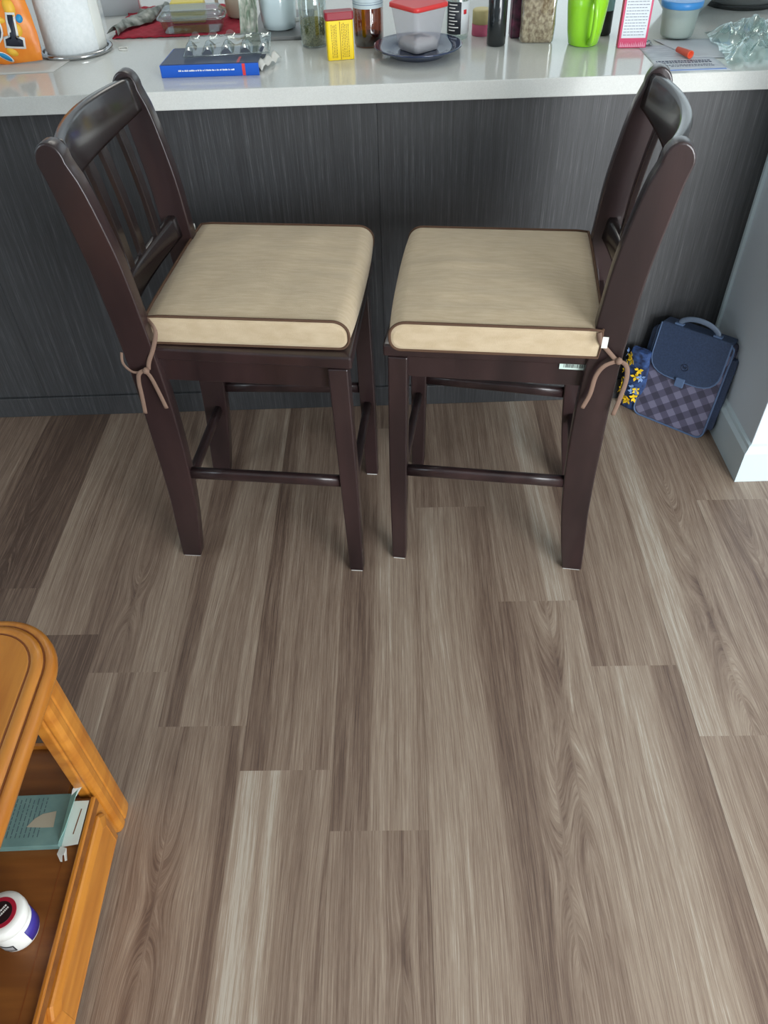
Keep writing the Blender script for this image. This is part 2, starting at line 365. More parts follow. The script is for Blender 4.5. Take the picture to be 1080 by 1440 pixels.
# ================================================================= STOOLS
def chair(label, loc, rz, group):
    t = thing('counter_stool', label, 'bar stool', loc, rz, group)
    # rear posts: side profile (x, z), front and back edges
    st = [(0, -.022, .025), (.1, -.016, .040), (.2, -.009, .052), (.30, -.006, .059), (.39, -.005, .062), (.5, -.004, .062), (.61, -.006, .058), (.72, -.012, .051), (.82, -.021, .042), (.92, -.036, .024), (.965, -.043, .013)]
    top = [(-.0245+.0255*math.cos(a), .998+.032*math.sin(a)) for a in [i*PI/12 for i in range(0, 13)]]
    poly = smooth_path([(p[2], 0, p[0]+.003) for p in st], 3) 
    fr = [(p.x, p.z) for p in poly]; bk = [(p.x, p.z) for p in smooth_path([(p[1], 0, p[0]+.003) for p in st], 3)]
    outline = fr+[(.0065, .984)]+top+bk[::-1]
    for s in (-1, 1):
        mb = MB(); n = len(outline); vs = []
        for side in (-1, 1):
            for (x, z) in outline:
                yc = s*(.157+ .032*min(z, 1.03)/1.03); vs.append((x, yc+side*.016, z))
        k = (n+1)//2
        mb.add(vs, [list(range(n)), list(range(n, 2*n))[::-1]]); mb.f += [[i, (i+1) % n, n+(i+1) % n, n+i] for i in range(n)]; mb.smooth += [i < n-1 for i in range(n)]
        build('rear_leg', mb, espresso, t, bevel=.0035, seg=3)
        # straight, slightly tapered front leg
        a, b = s*.180, s*.178
        mb = MB(); rings = []
        for (z, x0, x1, c, hw) in ((.003, .413, .447, a, .014), (.3, .408, .448, (a+b)/2, .0165), (.603, .404, .444, b, .0175)):
            rings.append([(x0, c-hw, z), (x1, c-hw, z), (x1, c+hw, z), (x0, c+hw, z)])
        mb.loft(rings, sm=False); build('front_leg', mb, espresso, t, bevel=.003, seg=2)
        build('foot_pad', MB().box(-.018, .022, s*.157-.013, s*.157+.013, 0.0002, .003), pad, t, label='white felt pad')
        build('foot_pad', MB().box(.416, .444, s*.180-.012, s*.180+.012, 0.0002, .003), pad, t, label='white felt pad')
        # side stretcher, rounded bar
        def bar(p, q, w, h):
            p = Vector(p); q = Vector(q); pts = [p.lerp(q, k/4) for k in range(5)]; mb = MB()
            d = (q-p).normalized(); u = d.cross(Vector((0, 0, 1))).normalized(); r = []
            for pt in pts: r.append([pt+u*w*math.copysign(abs(math.cos(a))**.6, math.cos(a))+Vector((0, 0, h))*math.copysign(abs(math.sin(a))**.6, math.sin(a)) for a in [2*PI*i/16 for i in range(16)]])
            return mb.loft(r)
        build('side_stretcher', bar((.05, s*.168, .288), (.410, s*.179, .292), .010, .0135), espresso, t)
        build('side_apron', MB().prism([(.045, s*.150), (.410, s*.1585), (.410, s*.1785), (.045, s*.170)], .548, .604), espresso, t, bevel=.0015)
    build('front_stretcher', bar((.428, -.165, .245), (.428, .165, .245), .010, .0135), espresso, t)
    build('rear_stretcher', bar((.030, -.150, .225), (.030, .150, .225), .010, .0135), espresso, t)
    build('front_apron', MB().box(.418, .436, -.162, .162, .548, .604), espresso, t, bevel=.0015)
    build('rear_apron', MB().box(.010, .028, -.158, .158, .548, .604), espresso, t, bevel=.0015)
    # scooped wooden seat
    def seatfn(u, v):
        x = .026+u*.427; hw = .182+.016*u; y = -hw+2*hw*v; d = (1-(2*v-1)**2)*(1-(2*u-1.1)**2 if abs(2*u-1.1) < 1 else 0)
        return (x, y, .632-.008*max(d, 0))
    mb = MB().grid(12, 12, seatfn); n = 13; k = len(mb.v)
    ring = [i for i in range(n)]+[i*n+n-1 for i in range(1, n)]+[(n-1)*n+i for i in range(n-2, -1, -1)]+[i*n for i in range(n-2, 0, -1)]
    for i in ring: p = mb.v[i]; mb.v.append(Vector((p.x, p.y, .6045)))
    for a in range(len(ring)): b = (a+1) % len(ring); mb.f.append([ring[a], ring[b], k+b, k+a]); mb.smooth.append(False)
    mb.f.append([k+i for i in range(len(ring))]); mb.smooth.append(False)
    build('seat', mb, espresso, t, bevel=.005, seg=3)
    # crest rail and lower rail: bowed backwards
    def rail(name, z0e, z0m, z1e, z1m, xf0, xf1, bow, th, hw, m):
        rings = []
        for j in range(17):
            v = -1+2*j/16; y = v*hw; q = 1-v*v
            za = z0e+(z0m-z0e)*q; zb = z1e+(z1m-z1e)*q; xb = xf0-bow*q; xt = xf1-bow*q
            r = .006; sec = [(xb, za), (xb, za+r), (xt, zb-r), (xt-.004, zb), (xt-th+.004, zb), (xt-th, zb-r), (xb-th, za+r), (xb-th+.003, za), (xb-.003, za)]
            rings.append([(x, y, z) for x, z in sec])
        build(name, MB().loft(rings), m, t)
    rail('crest_rail', .962, .940, 1.020, 1.020, .004, -.004, .036, .022, .176, black_wood)
    rail('lower_rail', .702, .678, .748, .724, .034, .028, .032, .022, .170, black_wood)
    for y in (-.108, -.036, .036, .108):
        q = 1-(y/.17)**2; zb = .748-.024*q-.01; zt = .962-.022*q+.006
        x0 = .022-.032*q; x1 = -.004-.036*q
        mb = MB(); rings = []
        for k in range(6):
            f = k/5; x = x0+(x1-x0)*f+.005*math.sin(f*PI); z = zb+(zt-zb)*f
            rings.append([(x, y-.0135, z), (x, y+.0135, z), (x-.012, y+.0135, z), (x-.012, y-.0135, z)])
        build('back_slat', mb.loft(rings, sm=False), black_wood, t, bevel=.002)
    return t
G1 = 'counter stools at the island'
LC = (-.4985, 1.5245, 0); RC = (.472, 1.4385, 0); LR = math.radians(-6.2); RR = math.radians(169.9)
stL = chair('dark espresso wooden counter stool on the left, its back to the left', LC, LR, G1)
stR = chair('dark espresso wooden counter stool on the right with a barcode sticker, next to the bag', RC, RR, G1)
# barcode sticker on the right stool's near apron (local +y)
sk = MB().box(.049, .110, .1712, .1722, .588, .604); so = build('barcode_sticker', sk, mat('sticker', (205, 225, 215), .4), stR, label='pale green barcode sticker')
so.rotation_euler = (0, 0, .023)
bc = MB(); x = .056
random.seed(9)
while x < .102:
    wd = random.choice((.0007, .0012, .0018)); bc.box(x, x+wd, .17225, .1724, .592, .600); x += wd+random.choice((.0009, .0014))
build('barcode_bars', bc, black_ink, so)

def cushion(label, loc, rz, yc, hw, x0, x1, seed, group, rot=0):
    c = thing('seat_cushion', label, 'cushion', loc, rz, group); zb = .6335; H = .060
    L = x1-x0; r = .026
    # side outline (x,z), starting rear bottom, counter-clockwise seen from near side
    def outline(y, n=16):
        b = .003*math.sin(3*y*20+seed); pts = [(x0+.002, zb)]
        pts += [(x0+L*k/6, zb) for k in range(1, 6)]
        for k in range(9):
            a = -PI/2+PI/2*k/8; pts.append((x1-r*.8+r*.8*math.cos(a), zb+r*.9+r*.9*math.sin(a)))
        for k in range(9):
            a = PI/2*k/8; pts.append((x1-r*1.25+r*1.25*math.cos(a), zb+H-r*1.1+r*1.1*math.sin(a)))
        for k in range(1, n): pts.append((x1-r*1.25-(L-r*1.25-.004)*k/n, zb+H))
        pts.append((x0+.002, zb+H-.002)); pts.append((x0-.001, zb+H*.5))
        return pts
    ny = 34; rings = []; W = hw
    for j in range(ny+1):
        s = -1+2*j/ny; y = yc+s*W; ring = []
        for (x, z) in outline(y):
            px = (x-x0)/L*2-1; dome = max(0, (1-abs(px)**3))*(1-abs(s)**3)
            pinch = .006*(abs(s)**4)*(px if px < 0 else px*1.0)
            zz = z
            if z > zb+H*.7:
                wr = noise.noise(Vector((x*14+seed, y*5, seed)))*.0045+noise.noise(Vector((x*5, y*34+seed*2, 3+seed)))*.0024
                zz = z+dome*.013+wr*(1-abs(s)**6)*(1 if px > -.95 else 0)
            ring.append((x-pinch*.5+(.004*(1-s*s) if x > x1-.05 else 0), y, zz))
        ra = math.radians(rot); xm = (x0+x1)/2
        ring = [(xm+(p[0]-xm)*math.cos(ra)-(p[1]-yc)*math.sin(ra), yc+(p[0]-xm)*math.sin(ra)+(p[1]-yc)*math.cos(ra), p[2]) for p in ring]
        rings.append(ring)
    mb = MB().loft(rings, cap=False)
    n = len(rings[0])
    for e, rg in ((0, rings[0]), (ny, rings[-1])):
        k = len(mb.v); mb.v += [Vector(p) for p in rg]
        s = -1 if e == 0 else 1
        cx = sum(p[0] for p in rg)/n; cz = zb+H/2
        inner = [(cx+(p[0]-cx)*.94, p[1]+s*.004, cz+(p[2]-cz)*.7) for p in rg]
        k2 = len(mb.v); mb.v += [Vector(p) for p in inner]
        for i in range(n): j = (i+1) % n; mb.f.append([k+i, k+j, k2+j, k2+i]); mb.smooth.append(True)
        mb.f.append([k2+i for i in range(n)]); mb.smooth.append(False)
    build('cushion_cover', mb, linen, c)
    for rg, s in ((rings[0], -1), (rings[-1], 1)):
        build('edge_piping', MB().tube([(p[0], p[1]+s*.0012, p[2]+(.001 if p[2] > zb+.03 else .001)) for p in rg], .0029, 8, closed=True, ref=(0, 1, 0)), piping, c, label='brown piped edge')
    k = n-2
    build('rear_piping', MB().tube([(rg[k][0]-.001, rg[k][1], rg[k][2]+.001) for rg in rings], .0029, 8), piping, c, label='brown piped edge')
    return c
cuL = cushion('beige linen seat cushion with brown piping on the left counter stool', LC, LR, .036, .203, .046, .452, 2.0, 'seat cushions', -.6)
cuR = cushion('beige linen seat cushion with brown piping on the right counter stool', RC, RR, .004, .202, .044, .448, 7.7, 'seat cushions', 2.6)
def rib(name, pts, par, w=.0046, ref=(0, 1, 0)):
    return build(name, MB().tube(smooth_path(pts, 5), w, 8, flat=.35, ref=ref), ribbon, par, label='taupe fabric tie')
# left cushion ties (local y negative is the near side)
rib('cushion_tie', [(.050, -.166, .690), (.070, -.186, .674), (.060, -.192, .640), (.045, -.196, .610), (.040, -.198, .592)], cuL)
rib('cushion_tie', [(.040, -.199, .592), (.022, -.203, .586), (.014, -.202, .565), (.012, -.203, .530), (.008, -.203, .484)], cuL)
rib('cushion_tie', [(.030, -.200, .590), (.042, -.204, .580), (.050, -.204, .545), (.058, -.204, .500)], cuL)
rib('cushion_tie', [(-.010, -.190, .625), (-.010, -.197, .603), (.008, -.200, .585), (.036, -.203, .592)], cuL, .003)
build('tie_knot', MB().lathe([(.001, -.008), (.006, -.004), (.007, 0), (.006, .004), (.001, .008)], 12, R=Matrix.Translation((.036, -.202, .591))), ribbon, cuL, label='taupe knot')
# right cushion ties (local y positive is the near side)
rib('cushion_tie', [(.046, .200, .690), (.040, .203, .672), (.022, .200, .650), (.004, .202, .632)], cuR)
rib('cushion_tie', [(.004, .203, .633), (.026, .206, .622), (.038, .205, .596), (.042, .205, .555), (.052, .205, .520)], cuR)
rib('cushion_tie', [(.002, .203, .634), (-.014, .206, .626), (-.020, .205, .596), (-.016, .205, .550), (-.010, .204, .508)], cuR)
rib('cushion_tie', [(.050, -.188, .672), (.030, -.196, .662), (-.004, -.178, .648), (-.012, -.150, .650)], cuR)
rib('cushion_tie', [(.048, -.186, .668), (.034, -.180, .655), (.012, -.172, .640)], cuR, .003)
build('tie_knot', MB().lathe([(.001, -.008), (.006, -.004), (.0075, 0), (.006, .004), (.001, .008)], 12, R=Matrix.Translation((.001, .204, .634))), ribbon, cuR, label='taupe knot')
build('care_tag', MB().box(.030, .0405, .222, .2232, .672, .695), white_pl, cuR, label='white care tag').rotation_euler = (0, 0, 0)
build('care_tag', MB().box(.030, .043, .222, .2232, .672, .702), white_pl, cuL, label='white care tag')

# ================================================================= BAG BY THE WALL
navy = mat('navy_leather', (44, 58, 84), .5, noise_scale=(200, 200, 200), col2=(54, 70, 98), bump=.2)
bluetrim = mat('blue_trim', (84, 106, 140), .55)
def check_mat():
    m = bpy.data.materials.new('checked_canvas'); m.use_nodes = True; nt = m.node_tree; b = nt.nodes['Principled BSDF']; L = nt.links
    tc = nt.nodes.new('ShaderNodeTexCoord'); mp = nt.nodes.new('ShaderNodeMapping'); mp.inputs['Rotation'].default_value = (0, math.radians(42), 0); L.new(tc.outputs['Object'], mp.inputs[0])
    sp = nt.nodes.new('ShaderNodeSeparateXYZ'); L.new(mp.outputs[0], sp.inputs[0])
    def st(o):
        a = nt.nodes.new('ShaderNodeMath'); a.operation = 'MULTIPLY'; a.inputs[1].default_value = 1/.042; L.new(o, a.inputs[0])
        c = nt.nodes.new('ShaderNodeMath'); c.operation = 'FRACT'; L.new(a.outputs[0], c.inputs[0])
        d = nt.nodes.new('ShaderNodeMath'); d.operation = 'GREATER_THAN'; d.inputs[1].default_value = .5; L.new(c.outputs[0], d.inputs[0]); return d.outputs[0]
    s = nt.nodes.new('ShaderNodeMath'); s.operation = 'ADD'; L.new(st(sp.outputs['X']), s.inputs[0]); L.new(st(sp.outputs['Z']), s.inputs[1])
    h = nt.nodes.new('ShaderNodeMath'); h.operation = 'MULTIPLY'; h.inputs[1].default_value = .5; L.new(s.outputs[0], h.inputs[0])
    r = nt.nodes.new('ShaderNodeValToRGB'); r.color_ramp.interpolation = 'CONSTANT'; e = r.color_ramp.elements
    e[0].color = srgb(62, 60, 78); e[1].position = .8; e[1].color = srgb(116, 114, 138); k = e.new(.3); k.color = srgb(84, 82, 104)
    L.new(h.outputs[0], r.inputs[0]); L.new(r.outputs[0], b.inputs['Base Color']); b.inputs['Roughness'].default_value = .7
    return m
check = check_mat()
BW, BH, BT = .220, .300, .045
bag = thing('satchel_bag', 'blue checked canvas satchel with navy flap, leaning where the island meets the white wall', 'bag', (.822, 1.822, 0.002), math.radians(-40.3))
bag.rotation_euler = (math.radians(-10), math.radians(0), math.radians(-40.3))
def rrect(w, h, r, n=5, z0=0, rt=None):
    rt = r if rt is None else rt; out = []
    for (cx, cz, a0, q) in ((w-r, z0+r, -PI/2, r), (w-rt, z0+h-rt, 0, rt), (-w+rt, z0+h-rt, PI/2, rt), (-w+r, z0+r, PI, r)):
        for i in range(n+1): a = a0+PI/2*i/n; out.append((cx+q*math.cos(a), cz+q*math.sin(a)))
    return out
def slab(poly, y0, y1, puff=0):
    rings = []
    for y, s in ((y0, .97), (y0+.004, 1.0), ((y0+y1)/2, 1.0), (y1-.004, 1.0), (y1, .97)):
        cx = sum(p[0] for p in poly)/len(poly); cz = sum(p[1] for p in poly)/len(poly)
        rings.append([(cx+(p[0]-cx)*s, y, cz+(p[1]-cz)*s) for p in poly])
    return MB().loft(rings)
body = rrect(BW/2, BH-.012, .022, z0=0, rt=.014)
build('bag_body', slab(body, 0, BT), check, bag, bevel=.003)
build('side_piping', MB().tube([(p[0]*.985, .001, p[1]) for p in body], .0028, 6, closed=True, ref=(0, 1, 0)), bluetrim, bag, label='blue piped edge')
build('side_gusset', slab(rrect(.012, .22, .008, z0=.03), -.012+BT/2, .012+BT/2), navy, bag).location = (BW/2+.004, 0, 0)
build('side_gusset', slab(rrect(.012, .24, .008, z0=.03), -.012+BT/2, .012+BT/2), navy, bag).location = (-BW/2-.004, 0, 0)
# flap: over the front, with rounded lower corners and a dipped lower edge
fl = [(-.096, BH), (.096, BH)]; fl2 = []
for i in range(13):
    a = i/12*PI; fl2.append((.098*math.cos(a)**1 if True else 0, 0))
flap = [(-.100, BH-.004), (.100, BH-.004), (.101, BH-.09)]
for i in range(1, 12):
    a = -i/12*PI; flap.append((.101*math.copysign(abs(math.cos(a))**.55, math.cos(a)), BH-.09+.062*math.copysign(abs(math.sin(a))**.8, math.sin(a))))
flap.append((-.101, BH-.09))
fo = build('front_flap', MB().prism(flap, -.009, -.001, 'y'), navy, bag, bevel=.002)
build('flap_piping', MB().tube([(p[0], -.007, p[1]) for p in flap[1:]]+[(flap[0][0], -.007, flap[0][1])], .0027, 6, ref=(0, 1, 0)), bluetrim, fo, label='blue piped edge')
build('top_cover', MB().box(-.100, .100, -.008, BT, BH-.014, BH-.001), navy, bag, bevel=.005, seg=3)
build('flap_clasp', MB().box(-.013, .013, -.014, -.008, BH-.168, BH-.141), bluetrim, bag, bevel=.002)
# pressed round emblem with two small strokes
em = MB().tube([(.010*math.cos(a), -.0092, BH-.108+.010*math.sin(a)) for a in [2*PI*i/20 for i in range(20)]], .0009, 6, closed=True, ref=(0, 1, 0))
em.tube([(-.005, -.0092, BH-.104), (-.003, -.0092, BH-.112), (0, -.0092, BH-.106), (.003, -.0092, BH-.112), (.005, -.0092, BH-.104)], .0009, 6, ref=(0, 1, 0))
build('flap_emblem', em, mat('emblem', (24, 32, 52), .4), fo)
hp = smooth_path([(-.052, .006, BH-.004), (-.052, .004, BH+.010), (-.030, 0, BH+.024), (0, -.002, BH+.029), (.030, 0, BH+.024), (.052, .004, BH+.010), (.052, .006, BH-.004)], 6)
build('carry_handle', MB().tube(hp, .0075, 10, flat=.45, ref=(0, 1, 0)), mat('grey_handle', (98, 112, 132), .5), bag)
for s in (-1, 1): build('handle_tab', MB().box(s*.055-.012, s*.055+.012, -.003, .012, BH-.001, BH+.004), bluetrim, bag, bevel=.001)
# flowered pouch behind the bag
fp = thing('floral_pouch', 'navy pouch with yellow flowers tucked behind the checked satchel', 'pouch', (.737, 1.922, .002), math.radians(-42))
def pouchfn(s):
    return [(math.copysign(abs(math.cos(a))**.7, math.cos(a))*.034*s, math.copysign(abs(math.sin(a))**.7, math.sin(a))*.016*s) for a in [2*PI*i/28 for i in range(28)]]
rings = []
for k in range(10):
    f = k/9; s = (.85+.18*math.sin(f*PI)) if f < .9 else .8; dx = .0*f
    rings.append([(x+dx+.004*noise.noise(Vector((x*40, y*40, f*9))), y+.004*noise.noise(Vector((x*50, f*8, 2))), f*.20) for x, y in pouchfn(s)])
po = build('pouch_body', MB().loft(rings), mat('navy_cloth', (26, 38, 70), .8, noise_scale=(60, 60, 60), col2=(60, 92, 150)), fp)
random.seed(3); yel = mat('yellow_petal', (248, 206, 30), .7); blu = mat('pale_blue_petal', (120, 150, 196), .7)
for i in range(20):
    f = .12+.84*random.random() if i > 4 else .4+.12*i; a = random.uniform(PI*.95, PI*1.75); x0 = .036*math.cos(a); y0 = .020*math.sin(a); z0 = f*.19
    mb = MB()
    for k in range(5):
        b = 2*PI*k/5+random.random(); R = .012+.005*random.random()
        d = Vector((-math.sin(a), math.cos(a), 0)); u = Vector((0, 0, 1)); nrm = Vector((math.cos(a), math.sin(a), 0)); c0 = Vector((x0, y0, z0))+nrm*.001
        tip = c0+(d*math.cos(b)+u*math.sin(b))*R+nrm*.004; l = c0+(d*math.cos(b+.5)+u*math.sin(b+.5))*R*.6+nrm*.002; r_ = c0+(d*math.cos(b-.5)+u*math.sin(b-.5))*R*.6+nrm*.002
        mb.add([c0, l, tip, r_], [(0, 1, 2, 3)])
    build('printed_flower', mb, yel if (i % 3) or i < 5 else blu, fp, solid=.0006)

# ================================================================= SIDE TABLE
tb = thing('side_table', 'honey oak side table with rounded top and open shelf at the lower left', 'table', (0, 0, 0))
def top_outline(ins, r=.11, x1=-.530, x0=-1.14, y0=.02, y1=.795):
    out = []; r = max(r-ins, .01)
    for cx, cy, a0 in ((x1-ins-r, y0+ins+r, -PI/2), (x1-ins-r, y1-ins-r, 0), (x0+ins+r, y1-ins-r, PI/2), (x0+ins+r, y0+ins+r, PI)):
        for i in range(13): a = a0+PI/2*i/12; out.append((cx+r*math.cos(a), cy+r*math.sin(a)))
    return out
prof_t = [(.010, .445), (.002, .449), (0, .456), (.001, .467), (.004, .471), (.009, .4735), (.013, .4735), (.0145, .4715), (.0165, .4715), (.018, .476), (.024, .4795), (.033, .4800), (.0345, .4782), (.0365, .4782), (.038, .4805)]
rings = [[(x, y, z) for x, y in top_outline(i)] for i, z in prof_t]
build('table_top', MB().loft(rings), oak, tb)
gr = MB(); 
for ins, z in ((.0155, .4722), (.0355, .4788)): gr.tube([(x, y, z) for x, y in top_outline(ins)], .0013, 6, closed=True)
build('inlay_groove', gr, oak_dark, tb, label='dark groove around the table top')
build('apron', MB().box(-.600, -.585, .17, .62, .40, .4445).box(-1.07, -.62, .735, .75, .40, .4445).box(-1.07, -.62, .075, .09, .40, .4445).box(-1.085, -1.07, .17, .62, .40, .4445), oak, tb, bevel=.002)
def post(x, y, sx, sy):
    # corner post, ogee front with vertical grooves
    pr = [(-.008, -.030), (.010, -.030), (.013, -.027), (.016, -.029), (.024, -.026), (.028, -.018), (.028, -.006), (.0255, -.003), (.028, 0), (.028, .018), (.026, .030), (-.008, .030)]
    mb = MB(); mb.prism([(x+sx*a, y+sy*b) for a, b in pr], 0.0005, .4445, 'z'); return mb
for (x, y, sx, sy) in ((-.563, .668, 1, 1), (-.563, .13, 1, -1), (-1.107, .668, -1, 1), (-1.107, .13, -1, -1)):
    build('corner_post', post(x, y, sx, sy), oak, tb, bevel=.002)
sh = [(-.537, .632), (-.590, .632), (-.590, .70), (-.625, .737), (-1.045, .737), (-1.08, .70), (-1.08, .632), (-1.133, .632), (-1.133, .165), (-1.08, .165), (-1.08, .07), (-.59, .07), (-.59, .165), (-.537, .165)]
build('shelf_board', MB().prism(sh, .1465, .1645), mat('shaded_shelf_oak', (112, 64, 24), .45, noise_scale=(4, 40, 30), col2=(132, 80, 32)), tb, bevel=.001)  # darker oak copy: shade under the table top put into the colour
build('shelf_edge', MB().box(-.5445, -.537, .166, .632, .1645, .1715).box(-1.05, -.625, .728, .737, .1645, .175), oak, tb, bevel=.002)
build('shelf_seam', MB().box(-.568, -.5665, .166, .632, .1646, .1649), oak_dark, tb, label='dark seam in the shelf')
build('side_board', MB().box(-.553, -.541, .166, .638, .018, .1465), oak, tb, bevel=.001)
def raised(xo, y0, y1, z0, z1):
    o = [(y0, z0), (y1, z0), (y1, z1-.02), (y1-.014, z1), (y0+.014, z1), (y0, z1-.02)]
    cy = (y0+y1)/2; cz = (z0+z1)/2; mb = MB()
    def ins(k): return [(cy+(a-cy)*(1-k/((y1-y0)/2)), cz+(b-cz)*(1-k/((z1-z0)/2))) for a, b in o]
    return mb.loft([[(x, a, b) for a, b in ins(k)] for k, x in ((0, xo), (0, xo+.006), (.003, xo+.009), (.018, xo+.0135), (.0185, xo+.0125))], sm=False)
build('raised_panel', raised(-.541, .302, .624, .028, .142), oak, tb, bevel=.0008)
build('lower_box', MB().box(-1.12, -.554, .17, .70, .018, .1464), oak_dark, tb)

# teal carton with open end on the shelf
cb = thing('teal_carton', 'opened flat teal carton with white end flaps on the side table shelf', 'carton', (-.575, .588, .1655), math.radians(1))
teal = mat('teal_card', (100, 132, 128), .6, noise_scale=(40, 40, 40), col2=(112, 144, 138)); teal_l = mat('pale_teal', (150, 200, 186), .6)
build('carton_body', MB().box(-.175, 0, -.045, .045, 0, .0165), teal, cb, bevel=.0006)
random.seed(5)
for block in (range(0, 3), range(4, 7), range(9, 17)):
    tx = MB()
    for i in block:
        x = -.160+i*.0075; y = -.030
        while y < .036:
            l = random.uniform(.004, .013); tx.box(x, x+.0016, y, min(y+l, .039), .01655, .01668); y += l+.002
    build('printed_text', tx, dark_ink, cb)
for x in (-.1375, -.108): build('printed_rule', MB().box(x, x+.0012, -.036, .036, .01655, .0167), teal_l, cb)
build('torn_patch', MB().prism([(-.062, -.012), (-.052, .002), (-.040, .010), (-.018, .014), (-.016, -.014), (-.034, -.014)], .0166, .0170), mat('raw_card', (168, 160, 140), .8), cb)
build('end_flap', MB().add([(0, -.040, .0166), (0, .040, .0166), (.017, .043, .034), (.010, -.026, .030)], [(0, 1, 2, 3)]), teal_l, cb, solid=.0006)
ef = build('white_flap', MB().add([(0, -.042, .001), (0, .038, .001), (.0295, .036, .0055), (.0285, -.040, .0055)], [(0, 1, 2, 3)]), paper_w, cb, solid=.0006, label='white card flap with a slot')
build('flap_slot', MB().add([(.0145, -.022, .0036), (.0165, -.022, .0039), (.0205, .022, .0045), (.0185, .022, .0042)], [(0, 1, 2, 3)]), oak_dark, ef, solid=.0003)
def fork_up(y):
    return MB().add([(0, y-.012, .012), (.010, y-.004, .018), (.031, y+.018, .040), (.028, y+.021, .041), (.019, y+.012, .032), (.017, y+.014, .032), (.026, y+.024, .042), (.022, y+.026, .043), (.002, y+.006, .022)], [(0, 1, 2, 3, 4, 5, 6, 7, 8)])
def fork(y, s):
    return MB().add([(0, y, .006), (.012, y+s*.004, .008), (.020, y+s*.026, .012), (.0165, y+s*.027, .012), (.012, y+s*.016, .011), (.0095, y+s*.017, .011), (.0125, y+s*.028, .012), (.009, y+s*.0275, .012), (-.001, y+s*.014, .009)], [(0, 1, 2, 3, 4, 5, 6, 7, 8)])
build('tuck_tab', fork_up(.043), paper_w, cb, solid=.0006); build('tuck_tab', fork(-.043, -1), paper_w, cb, solid=.0006)

# white supplement jar on the shelf
jr = thing('supplement_jar', 'white plastic jar with a red and black lid label on the side table shelf', 'jar', (-.604, .417, .1652))
build('jar_body', MB().lathe([(.028, 0), (.031, .003), (.032, .010), (.032, .046), (.029, .053), (.026, .056)], 40), white_pl, jr)
lb = MB(); 
def wrap(a0, a1, r, z0, z1, n=18):
    mb = MB(); mb.grid(n, 1, lambda u, v: (r*math.cos(a0+(a1-a0)*u), r*math.sin(a0+(a1-a0)*u), z0+(z1-z0)*v)); return mb
build('jar_label', wrap(-.55, .9, .0323, .008, .044), mat('violet_label', (58, 46, 140), .5), jr, solid=.0003)
build('barcode_box', wrap(-1.9, -1.25, .0323, .010, .030), black_ink, jr, solid=.0003)
build('barcode_field', wrap(-1.84, -1.31, .0326, .013, .027), mat('grey_field', (150, 150, 150), .6), jr, solid=.0003)
lid = build('lid', MB().lathe([(.030, .0565), (.0335, .058), (.0345, .062), (.034, .074), (.031, .079), (.024, .080)], 40), white_pl, jr)
build('lid_ring', MB().lathe([(.0225, .0801), (.0228, .0806), (.0225, .0809)], 40), mat('red_label', (170, 26, 52), .5), lid)
build('lid_disc', MB().lathe([(.0165, .0806), (.0167, .0811), (.0165, .0813)], 40), mat('black_label', (34, 16, 20), .5), lid)
lt = MB(); 
for k, yy in enumerate((-.004, .001)):
    x = -.009
    while x < .010: wd = random.uniform(.0012, .0028); lt.box(x, x+wd, yy, yy+.0026, .0813, .0815); x += wd+.0007
lo = build('lid_lettering', lt, white_pl, lid); lo.rotation_euler = (0, 0, math.radians(55))

# ================================================================= THINGS ON THE COUNTERTOP
def P(x, y): return (x, y, CZ)
# orange snack bag, upside down, leaning against the paper towel
orange = mat('orange_foil', (238, 132, 34), .35, noise_scale=(30, 30, 30), col2=(246, 150, 52))
sb = thing('snack_bag', 'orange snack bag with yellow shapes and big dark letters standing upside down', 'snack bag', P(-.932, 2.205), math.radians(2))
def bagpt(u, v, side):
    w_ = .088*(1-.10*v)*(1+.06*math.sin(v*7)); x = (2*u-1)*w_; puff = .026*(max(0, 1-(2*u-1)**2))**.6*math.sin(max(.001, min(1, v*1.02))*PI)**.4
    wr = .004*noise.noise(Vector((x*40, v*9, side*3)))
    return Vector((x, side*(-puff)+wr+v*.045, v*.245+.001+.006*abs(2*u-1)*(v < .1)))
mb = MB().grid(24, 30, lambda u, v: bagpt(u, v, 1)); mb.grid(24, 30, lambda u, v: bagpt(u, v, -1)*1.0)
build('bag_film', mb, orange, sb, weld=True)
def onbag(x, z, off=.0012):
    v = z/.245; u = (x/(.088*(1-.10*v))+1)/2; p = bagpt(min(.99, max(.01, u)), v, 1); return Vector((x, p.y-off, z))
def decal(poly, m, name, off=.0014, lab=None):
    cx = sum(p[0] for p in poly)/len(poly); cz = sum(p[1] for p in poly)/len(poly); mb = MB()
    vs = [onbag(cx, cz, off)]+[onbag(x, z, off) for x, z in poly]; n = len(poly)
    mb.add(vs, [(0, 1+i, 1+(i+1) % n) for i in range(n)], True); return build(name, mb, m, sb, solid=.0003, label=lab)
ylw = mat('snack_yellow', (252, 196, 62), .5); blue_dot = mat('snack_blue', (40, 150, 205), .5); ink2 = mat('snack_ink', (38, 42, 56), .5); wht2 = mat('snack_white', (240, 240, 236), .5)
def ell(cx, cz, a, b, rot=0, n=18): return [(cx+a*math.cos(t)*math.cos(rot)-b*math.sin(t)*math.sin(rot), cz+a*math.cos(t)*math.sin(rot)+b*math.sin(t)*math.cos(rot)) for t in [2*PI*i/n for i in range(n)]]
for (cx, cz, a, b, r) in ((.010, .140, .020, .012, .1), (.045, .122, .013, .020, .2), (.050, .075, .012, .015, 0), (.0, .155, .012, .008, .5), (-.02, .03, .018, .010, .6), (.025, .03, .014, .008, -.5), (.01, .10, .02, .008, -.2), (-.05, .15, .018, .012, 0)): decal(ell(cx, cz, a, b, r), ylw, 'yellow_shape', .0014)
